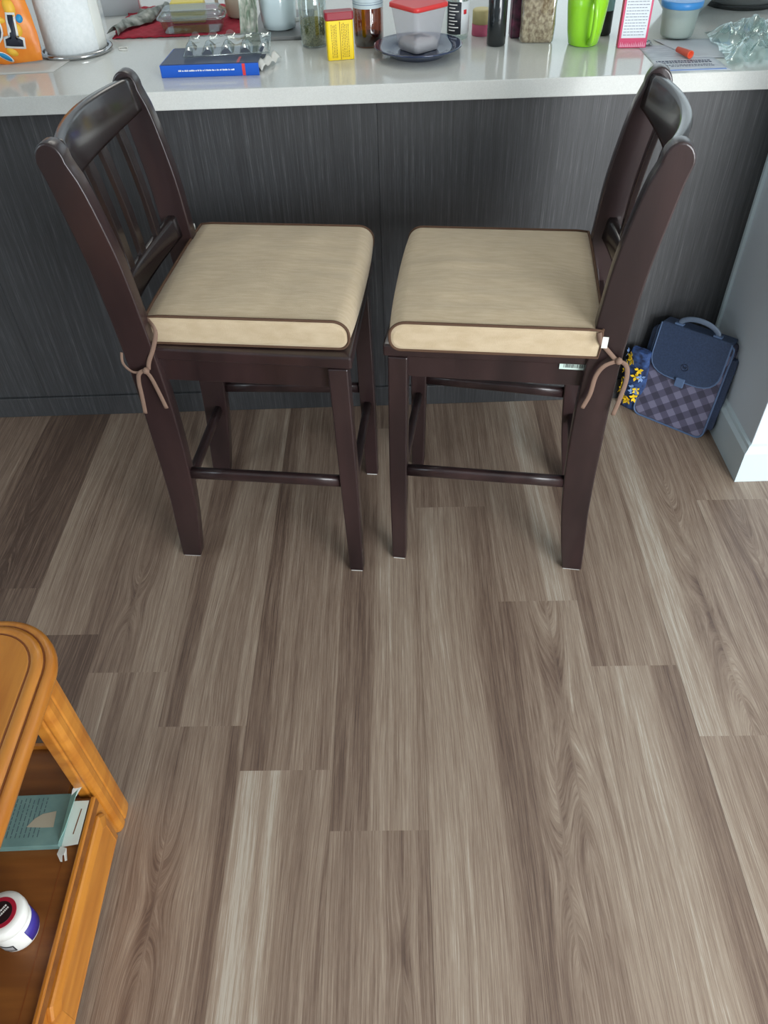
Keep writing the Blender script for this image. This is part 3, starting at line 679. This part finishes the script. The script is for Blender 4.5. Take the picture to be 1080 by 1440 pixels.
for (cx, cz) in ((.056, .150), (.062, .098), (.052, .044), (-.005, .130), (-.055, .12)): decal(ell(cx, cz, .0075, .009), blue_dot, 'blue_dot', .0018)
decal(ell(.005, .020, .020, .008, -.6), wht2, 'white_badge', .0018); decal(ell(.005, .020, .016, .006, -.6), blue_dot, 'blue_badge', .0022)
# big letters T and O, upside down: the T stands right of the O
def tshape(g):   # upside-down T: crossbar at the bottom
    pts = [(-.020-g, -.034-g), (.020+g, -.034-g), (.020+g, -.020+g), (.008+g, -.020+g), (.006+g, .032+g), (-.006-g, .032+g), (-.008-g, -.020+g), (-.020-g, -.020+g)]
    rot = -.12; return [(.040+x*math.cos(rot)-z*math.sin(rot), .076+x*math.sin(rot)+z*math.cos(rot)) for x, z in pts]
def subdiv(p, k=5): return [(a[0]+(b[0]-a[0])*i/k, a[1]+(b[1]-a[1])*i/k) for a, b in zip(p, p[1:]+p[:1]) for i in range(k)]
decal(subdiv(tshape(.0045)), wht2, 'letter_outline', .0024); decal(subdiv(tshape(0)), ink2, 'letter_t', .0030, 'dark letter T, upside down')
decal(ell(-.014, .084, .033, .038), wht2, 'letter_outline', .0024); decal(ell(-.014, .084, .029, .033), ink2, 'letter_o', .0030, 'dark letter O'); decal(ell(-.014, .084, .013, .018), wht2, 'letter_counter', .0035)
# white sheet under the bag
ws = build('paper_sheet', MB().grid(10, 6, lambda u, v: (-1.08+.285*u+.02*v, 2.115+.115*v+.01*u, CZ+.0006+.004*max(0, u-.8)*5*noise.noise(Vector((u*5, v*5, 1)))**2)), mat('thin_paper', (214, 212, 206), .6), solid=.0006)
tag(ws, 'thin white sheet lying under the orange snack bag', 'paper sheet')

# paper towel on a chrome holder
pt = thing('paper_towel_holder', 'chrome ring holder under the white paper towel roll', 'holder', P(-.785, 2.305))
build('base_ring', MB().tube([(.088*math.cos(a), .088*math.sin(a), .006) for a in [2*PI*i/48 for i in range(48)]], .0055, 8, closed=True), chrome, pt)
build('base_plate', MB().lathe([(.080, .0002), (.081, .003), (.079, .0045)], 48), chrome, pt); build('pole', MB().lathe([(.006, .0046), (.006, .30), (.009, .31), (.002, .32)], 16), chrome, pt)
tr = thing('paper_towel_roll', 'white quilted paper towel roll standing on the chrome holder', 'paper towel', P(-.785, 2.305))
build('towel_paper', MB().lathe([(.020, .0052), (.073, .0052), (.0745, .010), (.0735, .28), (.072, .285), (.020, .285), (.020, .0052)], 48, cap=False), mat('towel', (228, 233, 233), .9, noise_scale=(120, 120, 120), bump=.8, col2=(236, 240, 240)), tr)
build('loose_sheet', MB().grid(8, 12, lambda u, v: ((.0745+.006*u)*math.cos(-.4+.6*u), (.0745+.006*u)*math.sin(-.4+.6*u), .008+.27*v)), mat('towel_sheet', (222, 224, 218), .9), tr, solid=.0006)
# small grey and pink box behind
gb = thing('small_grey_box', 'small grey box with a pink end at the far left back of the counter', 'box', P(-.735, 2.70), math.radians(10))
build('box_body', MB().box(-.07, .035, -.03, .03, 0, .075), mat('grey_card', (160, 165, 168), .6), gb, bevel=.001); e = build('box_end', MB().box(.0352, .037, -.028, .028, .003, .072), mat('pink_card', (190, 130, 135), .6), gb); build('end_label', MB().box(.0372, .0378, -.016, .016, .015, .055), paper_w, e)
# bread clip
bt = MB(); bt.tube([(-.650, 2.292, CZ+.0015), (-.672, 2.297, CZ+.0015), (-.678, 2.318, CZ+.0015), (-.658, 2.320, CZ+.0015), (-.654, 2.312, CZ+.0015)], .0016, 6)
tag(build('bread_clip', bt, white_pl), 'tiny white plastic clip lying right of the paper towel roll', 'clip')

# red quilted placemat
redm = mat('red_quilt', (150, 22, 44), .85, noise_scale=(60, 60, 60), col2=(166, 30, 54))
pm = MB().grid(60, 40, lambda u, v: (-.715+.36*u-.02*v+.004*math.sin(v*20), 2.405+.34*v, CZ+.002+.0028*(abs(math.sin((u*1.05+v*.6)*38))*abs(math.sin((u-v*.8)*38)))))
tag(build('placemat', pm, redm, solid=.003), 'red quilted placemat at the back of the counter', 'placemat')
# butter dish with butter, clear lid
bd = thing('butter_dish', 'clear plastic dish with a low lid holding butter on the red placemat', 'dish', (-.50, 2.455, CZ+.0065), math.radians(2))
clearp = clear('clear_plastic', (228, 232, 232), .08, .12, .5)
def tray(w, d, h, r, taper=.9):
    rings = []
    for z, s in ((0, taper), (.002, taper+.01), (h, 1.0), (h, 1.06), (h+.002, 1.06)):
        rings.append([(x*s, y*s, z) for x, y in [(a, b) for a, b in rrect(w, 2*d, r)]])
        rings[-1] = [(p[0], p[1]-d*s, p[2]) for p in rings[-1]]
    return rings
build('dish_base', MB().loft(tray(.085, .045, .030, .02), cap=False), clearp, bd); build('dish_floor', MB().prism([(a*.9, (b-.045)*.9) for a, b in rrect(.085, .09, .02)], 0, .001), clearp, bd)
build('lid_rim', MB().tube([(a*1.05, (b-.045)*1.05, .033) for a, b in rrect(.085, .09, .02)], .0035, 8, closed=True), clearp, bd)
build('lid_dome', MB().loft([[(a*s, (b-.045)*s, z) for a, b in rrect(.083, .09, .02)] for s, z in ((1, .034), (.97, .045), (.9, .052))]), clearp, bd)
bu = build('butter_block', MB().box(-.05, .045, -.018, .05, .0, .034), mat('butter', (226, 208, 106), .5), bevel=.006, seg=3); bu.location = (-.505, 2.535, CZ+.0315); 
bu.rotation_euler = (0, 0, .06)
tag(bu, 'pale yellow block of butter beside the clear plastic dish', 'butter')
bu.location = (-.522, 2.530, CZ+.0065); bu.scale = (1, .6, 1.5)
# dark green wrapper and beige cup
hw_ = MB().grid(14, 5, lambda u, v: (-.735+.115*u+.035*v+.01*math.sin(u*9+v*3), 2.43+.26*u-.02*v, CZ+.008+.022*abs(noise.noise(Vector((u*6, v*5, 2))))+.020*math.sin(v*PI)))
tag(build('herb_wrapper', hw_, mat('foil_green', (70, 78, 70), .35, noise_scale=(50, 50, 50), col2=(150, 156, 150)), solid=.0008), 'crumpled dark green and silver wrapper on the left edge of the placemat', 'wrapper')
cu = thing('beige_cup', 'beige ribbed cup standing on the right of the red placemat', 'cup', (-.388, 2.585, CZ+.0065)); build('cup_body', MB().lathe([(.032, 0), (.038, .004), (.040, .05), (.038, .10), (.036, .10), (.037, .05), (.034, .008), (.001, .006)], 32, cap=False), mat('beige_glaze', (196, 186, 165), .4), cu)
ha = MB().tube(smooth_path([(-.038, -.004, .065), (-.058, -.008, .055), (-.060, -.01, .03), (-.038, -.008, .018)], 5), .005, 8); build('cup_handle', ha, mat('beige_glaze_b', (186, 176, 155), .4), cu)

# blue flat box with clear blister tray on top
bb_ = thing('blue_box', 'flat blue box with small white print lying near the counter edge', 'box', P(-.392, 2.118), math.radians(-1))
bluec = mat('blue_card', (24, 88, 190), .4); dkblue = mat('dark_blue_card', (26, 46, 84), .35)
# open tray box: floor, front, back and side walls
build('box_base', MB().box(-.118, .110, -.072, .090, 0, .003), dkblue, bb_)
fwl = build('box_front', MB().box(-.120, .112, -.074, -.071, 0, .026), bluec, bb_, bevel=.0006)
build('box_side', MB().add([(-.120, -.072, 0), (-.120, .092, 0), (-.120, .092, .020), (-.120, -.072, .026)], [(0, 1, 2, 3)]), bluec, bb_, solid=.002)
build('box_lid', MB().add([(-.119, -.070, .0262), (.111, -.070, .0262), (.108, .092, .0205), (-.117, .092, .0205)], [(0, 1, 2, 3)]), dkblue, bb_, solid=.001)
pr = MB(); random.seed(12); x = -.078
while x < .052: wd = random.uniform(.0012, .003); pr.box(x, x+wd, -.0745, -.0741, .0125, .0150+random.choice((0, .0008))); x += wd+random.choice((.0006, .0006, .0022))
build('printed_lettering', pr, wht2, fwl); build('red_stripe', MB().box(.073, .080, -.0747, -.0741, .001, .026), mat('red_tape', (214, 60, 60), .5), fwl)
build('lid_stripe', MB().box(.060, .066, -.066, -.02, .0262, .0268), mat('red_tape2', (180, 70, 80), .5), bb_)
bl = thing('blister_tray', 'clear ribbed plastic blister tray lying on the blue box', 'plastic tray', (-.372, 2.175, CZ+.0275), math.radians(4))
mb = MB().grid(44, 20, lambda u, v: (-.095+.20*u, -.075+.175*v, .004+.020*(max(0, math.sin(u*PI*9))**.35)*(max(0, math.sin(v*PI*2.0+.2))**.3 if 1 else 1)+.0015*noise.noise(Vector((u*12, v*9, 0)))))
build('tray_sheet', mb, clearp, bl); rim = MB().tube([(-.097, -.077, .004), (.107, -.077, .004), (.107, .102, .004), (-.097, .102, .004)], .0022, 6, closed=True); build('tray_rim', rim, clearp, bl)
wf = MB().grid(10, 3, lambda u, v: (-.278+.040*u-.012*v, 2.070+.085*u+.01*v, CZ+.001+.012*v+.010*abs(math.sin(u*9))))
tag(build('torn_film', wf, mat('film', (214, 214, 208), .35), solid=.0006), 'torn strip of white film at the right end of the blue box', 'plastic film')

# grey tray behind, white teapot, patterned packet
gt = build('serving_tray', MB().box(-.335, -.180, 2.335, 2.62, CZ, CZ+.010), mat('grey_tray', (122, 124, 124), .4), bevel=.003); tag(gt, 'grey tray under the white mug', 'tray')
mg = thing('white_mug', 'tall glossy white mug with faint blue sheen at the back centre-left', 'mug', (-.262, 2.42, CZ+.0105))
build('mug_body', MB().lathe([(.034, 0), (.043, .003), (.047, .02), (.049, .06), (.049, .13), (.047, .131), (.046, .06), (.040, .006), (.001, .005)], 40, cap=False), mat('white_glaze', (206, 222, 226), .12, coat=.5), mg)
build('mug_handle', MB().tube(smooth_path([(.047, -.006, .09), (.068, -.01, .08), (.070, -.012, .05), (.060, -.012, .024), (.044, -.008, .018)], 5), .0055, 8), white_pl, mg)
fb = MB().grid(12, 14, lambda u, v: (-.362+.045*u+.01*v, 2.36+.03*math.sin(u*3)+.02*noise.noise(Vector((u*3, v*4, 8))), CZ+.001+.13*v))
tag(build('floral_packet', fb, mat('floral_foil', (128, 146, 128), .35, noise_scale=(70, 70, 45), col2=(206, 206, 196), detail=2), solid=.002), 'patterned green and silver packet left of the white mug', 'packet')
mbm = MB(); random.seed(21)
# herb jar
hj = thing('herb_jar', 'clear glass jar half full of dried green herbs', 'jar', P(-.162, 2.285))
glass = clear('jar_glass', (225, 232, 228), .04, .12, .7)
build('jar_glass', MB().lathe([(.001, .001), (.031, .001), (.034, .006), (.035, .03), (.035, .10), (.031, .112), (.031, .128)], 32, cap=False), glass, hj)
build('dried_herbs', MB().lathe([(.030, .003), (.0325, .008), (.0325, .052), (.026, .058), (.002, .054)], 32), mat('herbs', (96, 100, 60), .9, noise_scale=(300, 300, 300), col2=(176, 172, 128), bump=1), hj)
build('jar_lid', MB().lathe([(.033, .128), (.034, .13), (.034, .144), (.001, .145)], 32), chrome, hj)
# yellow tin with red lid
yt = thing('yellow_tin', 'bright yellow tin with a dark red lid and brown printed lines', 'tin', P(-.092, 2.155), math.radians(9))
ym = mat('yellow_tin', (250, 214, 8), .35); ybody = build('tin_body', MB().prism([(a, b-.0155) for a, b in rrect(.0325, .031, .005)], .0005, .084), ym, yt)
build('tin_lid', MB().prism([(a, b-.0165) for a, b in rrect(.0345, .033, .006)], .0845, .102), mat('tin_lid', (150, 30, 46), .35), yt, bevel=.002)
yl = MB(); random.seed(2)
for x in (-.021, -.017, -.0135, -.010, .004, .008, .0115, .0155, .0195):
    z = .006
    while z < .075: l = random.uniform(.002, .006); yl.box(x, x+.0011, -.0160, -.0156, z, z+l); z += l+.0014
build('printed_text', yl, mat('brown_ink', (110, 84, 20), .6), yt); build('label_divider', MB().box(-.0008, .0008, -.0160, -.0156, .002, .082), mat('gold_ink', (160, 130, 20), .6), yt)
# amber bottle
am = thing('amber_bottle', 'brown glass bottle with a white paper label behind the yellow tin', 'bottle', P(-.022, 2.265))
amb = clear('amber_glass', (190, 122, 50), .04, .10, .5); build('bottle_glass', MB().lathe([(.001, .001), (.034, .001), (.037, .006), (.0375, .03), (.0375, .125), (.03, .145), (.014, .155), (.014, .175)], 32, cap=False), amb, am)
build('bottle_label', MB().lathe([(.0378, .086), (.0379, .130)], 32, cap=False), mat('pale_label', (196, 212, 218), .5), am); build('liquid', MB().lathe([(.033, .003), (.0355, .008), (.0355, .026), (.001, .0262)], 32), mat('dark_liquid', (40, 24, 10), .2), am)
build('label_lines', MB().lathe([(.0381, .094), (.03815, .0952)], 32, cap=False).lathe([(.0381, .099), (.03815, .0996)], 32, cap=False), mat('blue_ink', (96, 120, 150), .5), am); build('cap', MB().lathe([(.016, .17), (.017, .172), (.017, .19), (.001, .191)], 24), mat('bottle_cap', (30, 30, 30), .4), am)
# blue glass plate
pl_ = build('blue_plate', MB().lathe([(.001, .004), (.055, .004), (.062, .0005), (.066, .001), (.070, .006), (.104, .0195), (.1075, .022), (.1085, .0245), (.106, .0255), (.070, .0125), (.058, .0085), (.001, .0085)], 64, cap=False), mat('blue_glass', (24, 36, 66), .06, coat=.6, noise_scale=(14, 14, 14), col2=(52, 66, 96)))
pl_.location = P(.098, 2.160); tag(pl_, 'dark blue glass plate under the red-lidded tub', 'plate')
# red-lidded tub
tu = thing('red_lid_tub', 'frosted plastic tub with a red lid and white grains, on the blue plate', 'tub', (.100, 2.178, CZ+.0090), math.radians(38))
frost = mat('frosted_plastic', (206, 206, 214), .35, alpha=.36)
def sq(h, r): return [(a, b-h) for a, b in rrect(h, 2*h, r)]
tubr = [[(x, y, z) for x, y in sq(h, .012)] for h, z in ((.036, .0005), (.038, .004), (.049, .086), (.051, .090))]
build('tub_body', MB().loft(tubr, cap=False), frost, tu); build('tub_floor', MB().prism(sq(.036, .012), .0004, .002), frost, tu)
build('tub_lid', MB().loft([[(x, y, z) for x, y in sq(h, .013)] for h, z in ((.052, .0905), (.0535, .091), (.0535, .099), (.051, .101), (.047, .0995), (.046, .0995))]), mat('red_lid', (222, 62, 62), .35), tu)
def hgt(x, y): return .020+.010*noise.noise(Vector((x*30, y*30, 1)))+.012*x/.04
build('white_grains', MB().loft([[(x, y, z) for x, y in sq(h, .012)] for h, z in ((.0345, .0025), (.0365, .012), (.0372, .018), (.030, .027), (.001, .030))]), mat('salt', (232, 232, 232), .9, noise_scale=(300, 300, 300), col2=(206, 206, 206), bump=1), tu)
# black and white labelled bottle with red dot
lbz = thing('labelled_bottle', 'clear bottle with black and white label and a red dot, behind the tub', 'bottle', P(.205, 2.300))
build('bottle_glass', MB().lathe([(.001, .001), (.026, .001), (.029, .004), (.029, .095), (.022, .108), (.016, .112)], 32, cap=False), glass, lbz)
build('label_dark', wrap(-2.7, -1.35, .0293, .014, .085), mat('dark_label', (40, 44, 52), .5), lbz, solid=.0004); lw_ = build('label_white', wrap(-1.35, .3, .0293, .014, .085), mat('white_label', (222, 228, 230), .5), lbz, solid=.0004)
build('red_dot', wrap(-1.12, -.82, .0297, .058, .068), mat('red_dot', (214, 40, 50), .5), lw_, solid=.0003)
lp = MB(); random.seed(8)
for k in range(9): z = .022+k*.007; a = -2.45; mbx = wrap(a, a+random.uniform(.5, .9), .0297, z, z+.0022, 6); lp.add(mbx.v, mbx.f)
build('label_print', lp, wht2, lbz, solid=.0002)
build('cap', MB().lathe([(.017, .110), (.018, .112), (.018, .128), (.001, .129)], 24), mat('grey_cap', (190, 196, 200), .4), lbz)
# pink and cream candle
cn = thing('pink_candle', 'small pink and cream candle behind the black bottle', 'candle', P(.270, 2.325)); build('pink_wax', MB().lathe([(.024, 0), (.0245, .002), (.0245, .026), (.001, .0261)], 28), mat('pink_wax', (208, 100, 130), .5), cn); build('cream_wax', MB().lathe([(.024, .0262), (.024, .055), (.021, .058), (.001, .056)], 28), mat('cream_wax', (212, 198, 140), .5), cn)
# black bottle
kb = thing('black_bottle', 'slim black bottle standing right of the candle', 'bottle', P(.297, 2.225)); build('bottle_body', MB().lathe([(.001, 0), (.0215, 0), (.0235, .004), (.0235, .115), (.018, .125)], 32, cap=False), mat('black_glass', (30, 34, 36), .12, coat=.4), kb); build('cap', MB().lathe([(.016, .125), (.017, .127), (.017, .15), (.001, .151)], 24), black_ink, kb)
# dark packet and cereal bag
dp_ = build('dark_packet', MB().box(-.012, .012, -.02, .02, 0, .13), mat('dark_pack', (52, 34, 48), .4, noise_scale=(60, 60, 60), col2=(130, 60, 90)), bevel=.003); dp_.location = P(.352, 2.295); tag(dp_, 'narrow dark purple packet left of the bag of grains', 'packet')
cb2 = thing('oat_bag', 'clear block bag full of beige grains left of the green mug', 'grain bag', P(.402, 2.255), math.radians(-6))
def oat(h, z): return [(x+.003*noise.noise(Vector((x*60, y*60, z*50))), y*.75+.003*noise.noise(Vector((y*60, z*40, 1))), z) for x, y in sq(h, .010)]
build('grains', MB().loft([oat(h, z) for h, z in ((.038, .001), (.0405, .006), (.0405, .04), (.041, .08), (.041, .12), (.036, .14))]), mat('oats', (150, 122, 92), .8, noise_scale=(150, 150, 110), col2=(226, 204, 170), bump=1, detail=2), cb2)
build('bag_film', MB().loft([[(p[0]*1.03, p[1]*1.03, p[2]) for p in oat(h, z)] for h, z in ((.0385, .0005), (.041, .006), (.041, .04), (.0415, .08), (.0415, .12), (.037, .14))], cap=False), clearp, cb2)
# green mug
gm = thing('green_mug', 'tall lime green mug with its handle towards the stools', 'mug', P(.512, 2.205)); gmm = mat('lime_glaze', (150, 218, 42), .2, coat=.5)
build('mug_body', MB().lathe([(.001, .0005), (.033, .0005), (.037, .004), (.042, .03), (.048, .08), (.051, .13), (.049, .13), (.045, .08), (.039, .03), (.032, .008), (.001, .006)], 44, cap=False), gmm, gm)
build('mug_handle', MB().tube(smooth_path([(.004, -.048, .106), (.004, -.070, .102), (.005, -.078, .076), (.006, -.070, .036), (.006, -.056, .018), (.006, -.040, .014)], 6), .0085, 12, flat=.7, ref=(1, 0, 0)), gmm, gm)
# dark spray bottle
sp_ = thing('dark_spray_bottle', 'dark bottle with a pale label between the green mug and pink box', 'bottle', P(.578, 2.285)); build('bottle_body', MB().lathe([(.001, 0), (.018, 0), (.020, .004), (.020, .12), (.014, .13)], 28, cap=False), mat('dark_bottle', (40, 46, 46), .25), sp_); build('bottle_label', MB().lathe([(.0203, .055), (.0204, .115)], 28, cap=False), mat('mint_label', (140, 190, 190), .5), sp_); build('cap', MB().lathe([(.013, .13), (.013, .15), (.001, .151)], 20), black_ink, sp_)
# pink carton
pk = thing('pink_carton', 'tall pink carton with a white printed panel', 'carton', P(.622, 2.165), math.radians(-4)); pkc = mat('pink_card2', (206, 60, 104), .4)
bd2 = build('carton_body', MB().box(-.034, .034, -.012, .012, .0005, .130), pkc, pk, bevel=.0008); build('white_panel', MB().box(-.029, .029, -.0126, -.0121, .022, .126), mat('panel_white', (218, 224, 230), .5), pk)
tx = MB(); random.seed(6)
for k in range(15):
    z = .028+k*.0063; x = -.026
    while x < .022: l = random.uniform(.003, .009); tx.box(x, min(x+l, .026), -.0130, -.0126, z, z+.0014); x += l+.0014
build('printed_text', tx, mat('grey_print', (130, 136, 148), .6), pk)
sc_ = MB()
for k in range(14): x = -.030+k*.0044; sc_.prism([(x, .003), (x+.004, .003), (x+.002, .010+.006*random.random())], -.0126, -.0122, 'y')
build('scroll_border', sc_, mat('pale_pink', (236, 160, 184), .5), pk)
# blue-lidded tub
bt_ = thing('blue_lid_tub', 'round frosted tub with a blue lid standing on the papers', 'tub', (.750, 2.230, CZ+.0065))
build('tub_body', MB().lathe([(.001, 0), (.038, 0), (.040, .004), (.045, .062)], 40, cap=False), mat('frosted_green', (190, 206, 200), .3, alpha=.6), bt_); build('tub_lid', MB().lathe([(.047, .062), (.050, .064), (.0505, .076), (.048, .078), (.044, .075), (.001, .075)], 48), mat('blue_lid', (70, 150, 220), .35), bt_)
build('tub_contents', MB().lathe([(.036, .002), (.038, .006), (.041, .040), (.001, .042)], 32), mat('contents', (190, 198, 186), .7), bt_)
# papers
def sheet(name, pts, z, m, label, curl=0.0):
    a, b, c, d = [Vector(p+(0,)) for p in pts]
    def fn(u, v):
        p = a.lerp(b, u).lerp(d.lerp(c, u), v); p.z = z+curl*abs(noise.noise(Vector((u*3, v*3, z*100))))*1.0; return p
    o = build(name, MB().grid(14, 10, fn), m, solid=.0005); return o
pmw = mat('paper_print', (190, 198, 208), .6, noise_scale=(30, 120, 1), col2=(214, 220, 228), detail=1)
o = sheet('leaflet', [(.640, 1.962), (.800, 1.952), (.780, 2.16), (.640, 2.17)], CZ+.0006, pmw, '', 0); tag(o, 'printed grey-white leaflet at the counter edge under the orange cap', 'leaflet')
lp = MB(); random.seed(14)
for k, yy in enumerate((2.028, 2.016, 2.000, 1.990)):
    x = .650+.008*k
    while x < .77: l = random.uniform(.002, .008); lp.box(x, x+l, yy, yy+(.0075 if k < 2 else .004), .0006, .0008); x += l+.002
lpo = build('leaflet_print', lp, mat('print_ink', (62, 72, 100), .6), o); lpo.location = (0, 0, CZ+.0004)
st_ = build('blue_band', MB().box(.648, .792, 1.960, 1.968, CZ+.001, CZ+.0013), mat('leaflet_blue', (110, 150, 220), .5), o)
o = sheet('receipt', [(.735, 2.055), (.815, 2.045), (.850, 2.20), (.690, 2.215)], CZ+.0016, mat('receipt_paper', (196, 202, 208), .6), '', .0012); tag(o, 'creased pale paper under the blue-lidded tub', 'paper')
oc = thing('orange_cap', 'small orange marker cap lying on the leaflet', 'pen cap', (.724, 2.062, CZ+.0105), 0)
Rm = Matrix.Translation((0, 0, 0)) @ Matrix.Rotation(math.radians(-20), 4, 'Z') @ Matrix.Rotation(math.radians(-90), 4, 'X')
build('cap_shell', MB().lathe([(.001, -.030), (.0060, -.029), (.0085, .020), (.0088, .021), (.0068, .021), (.0060, .008), (.001, .006)], 20, R=Matrix.Rotation(math.radians(20), 4, 'Z') @ Matrix.Rotation(math.radians(90), 4, 'X')), mat('orange_plastic', (232, 92, 58), .35), oc)
fo_ = MB().grid(8, 8, lambda u, v: (.640+.035*u, 2.165+.035*v, CZ+.002+.016*abs(noise.noise(Vector((u*5, v*5, 4))))))
tag(build('foil_scrap', fo_, mat('foil', (170, 172, 172), .2, metal=1), solid=.0008), 'crumpled scrap of silver foil beside the pink carton', 'foil')
# crumpled clear bag
wrap_m = clear('crinkle_film', (226, 238, 236), .14, .10, .55)
cw = MB().grid(60, 44, lambda u, v: (.800+.26*u+.03*v+.01*noise.noise(Vector((u*5, v*5, 1))), 1.985+.27*v+.03*noise.noise(Vector((u*3, v*2, 6))), CZ+.003+.055*min(1, 4*u*(1-u)+.15)*min(1, 4*v*(1-v)+.1)*(.25+1.5*abs(noise.noise(Vector((u*5, v*5, 9))))+.5*abs(noise.noise(Vector((u*13, v*12, 2)))))))
tag(build('plastic_bag', cw, wrap_m), 'crumpled clear plastic bag at the right end of the counter', 'plastic bag')
# white bowl and grey pan at the back right
wb = build('white_bowl', MB().lathe([(.001, 0), (.045, 0), (.05, .004), (.085, .05), (.10, .085), (.097, .085), (.082, .052), (.048, .008), (.001, .006)], 48, cap=False), mat('bowl_glaze', (206, 220, 220), .2, coat=.4)); wb.location = P(.835, 2.475); tag(wb, 'white bowl at the back behind the blue-lidded tub', 'bowl')
gp = thing('grey_pan', 'grey metal pan with dark rim at the far right back', 'pan', P(1.02, 2.56)); build('pan_body', MB().lathe([(.001, .001), (.09, .001), (.10, .008), (.108, .07), (.105, .07), (.097, .01), (.001, .006)], 48, cap=False), mat('pan_metal', (140, 142, 142), .35, metal=.6), gp); build('pan_foot', MB().lathe([(.098, 0), (.1, .0008), (.103, .010), (.1015, .012)], 48, cap=False), mat('pan_foot', (60, 62, 62), .5), gp)
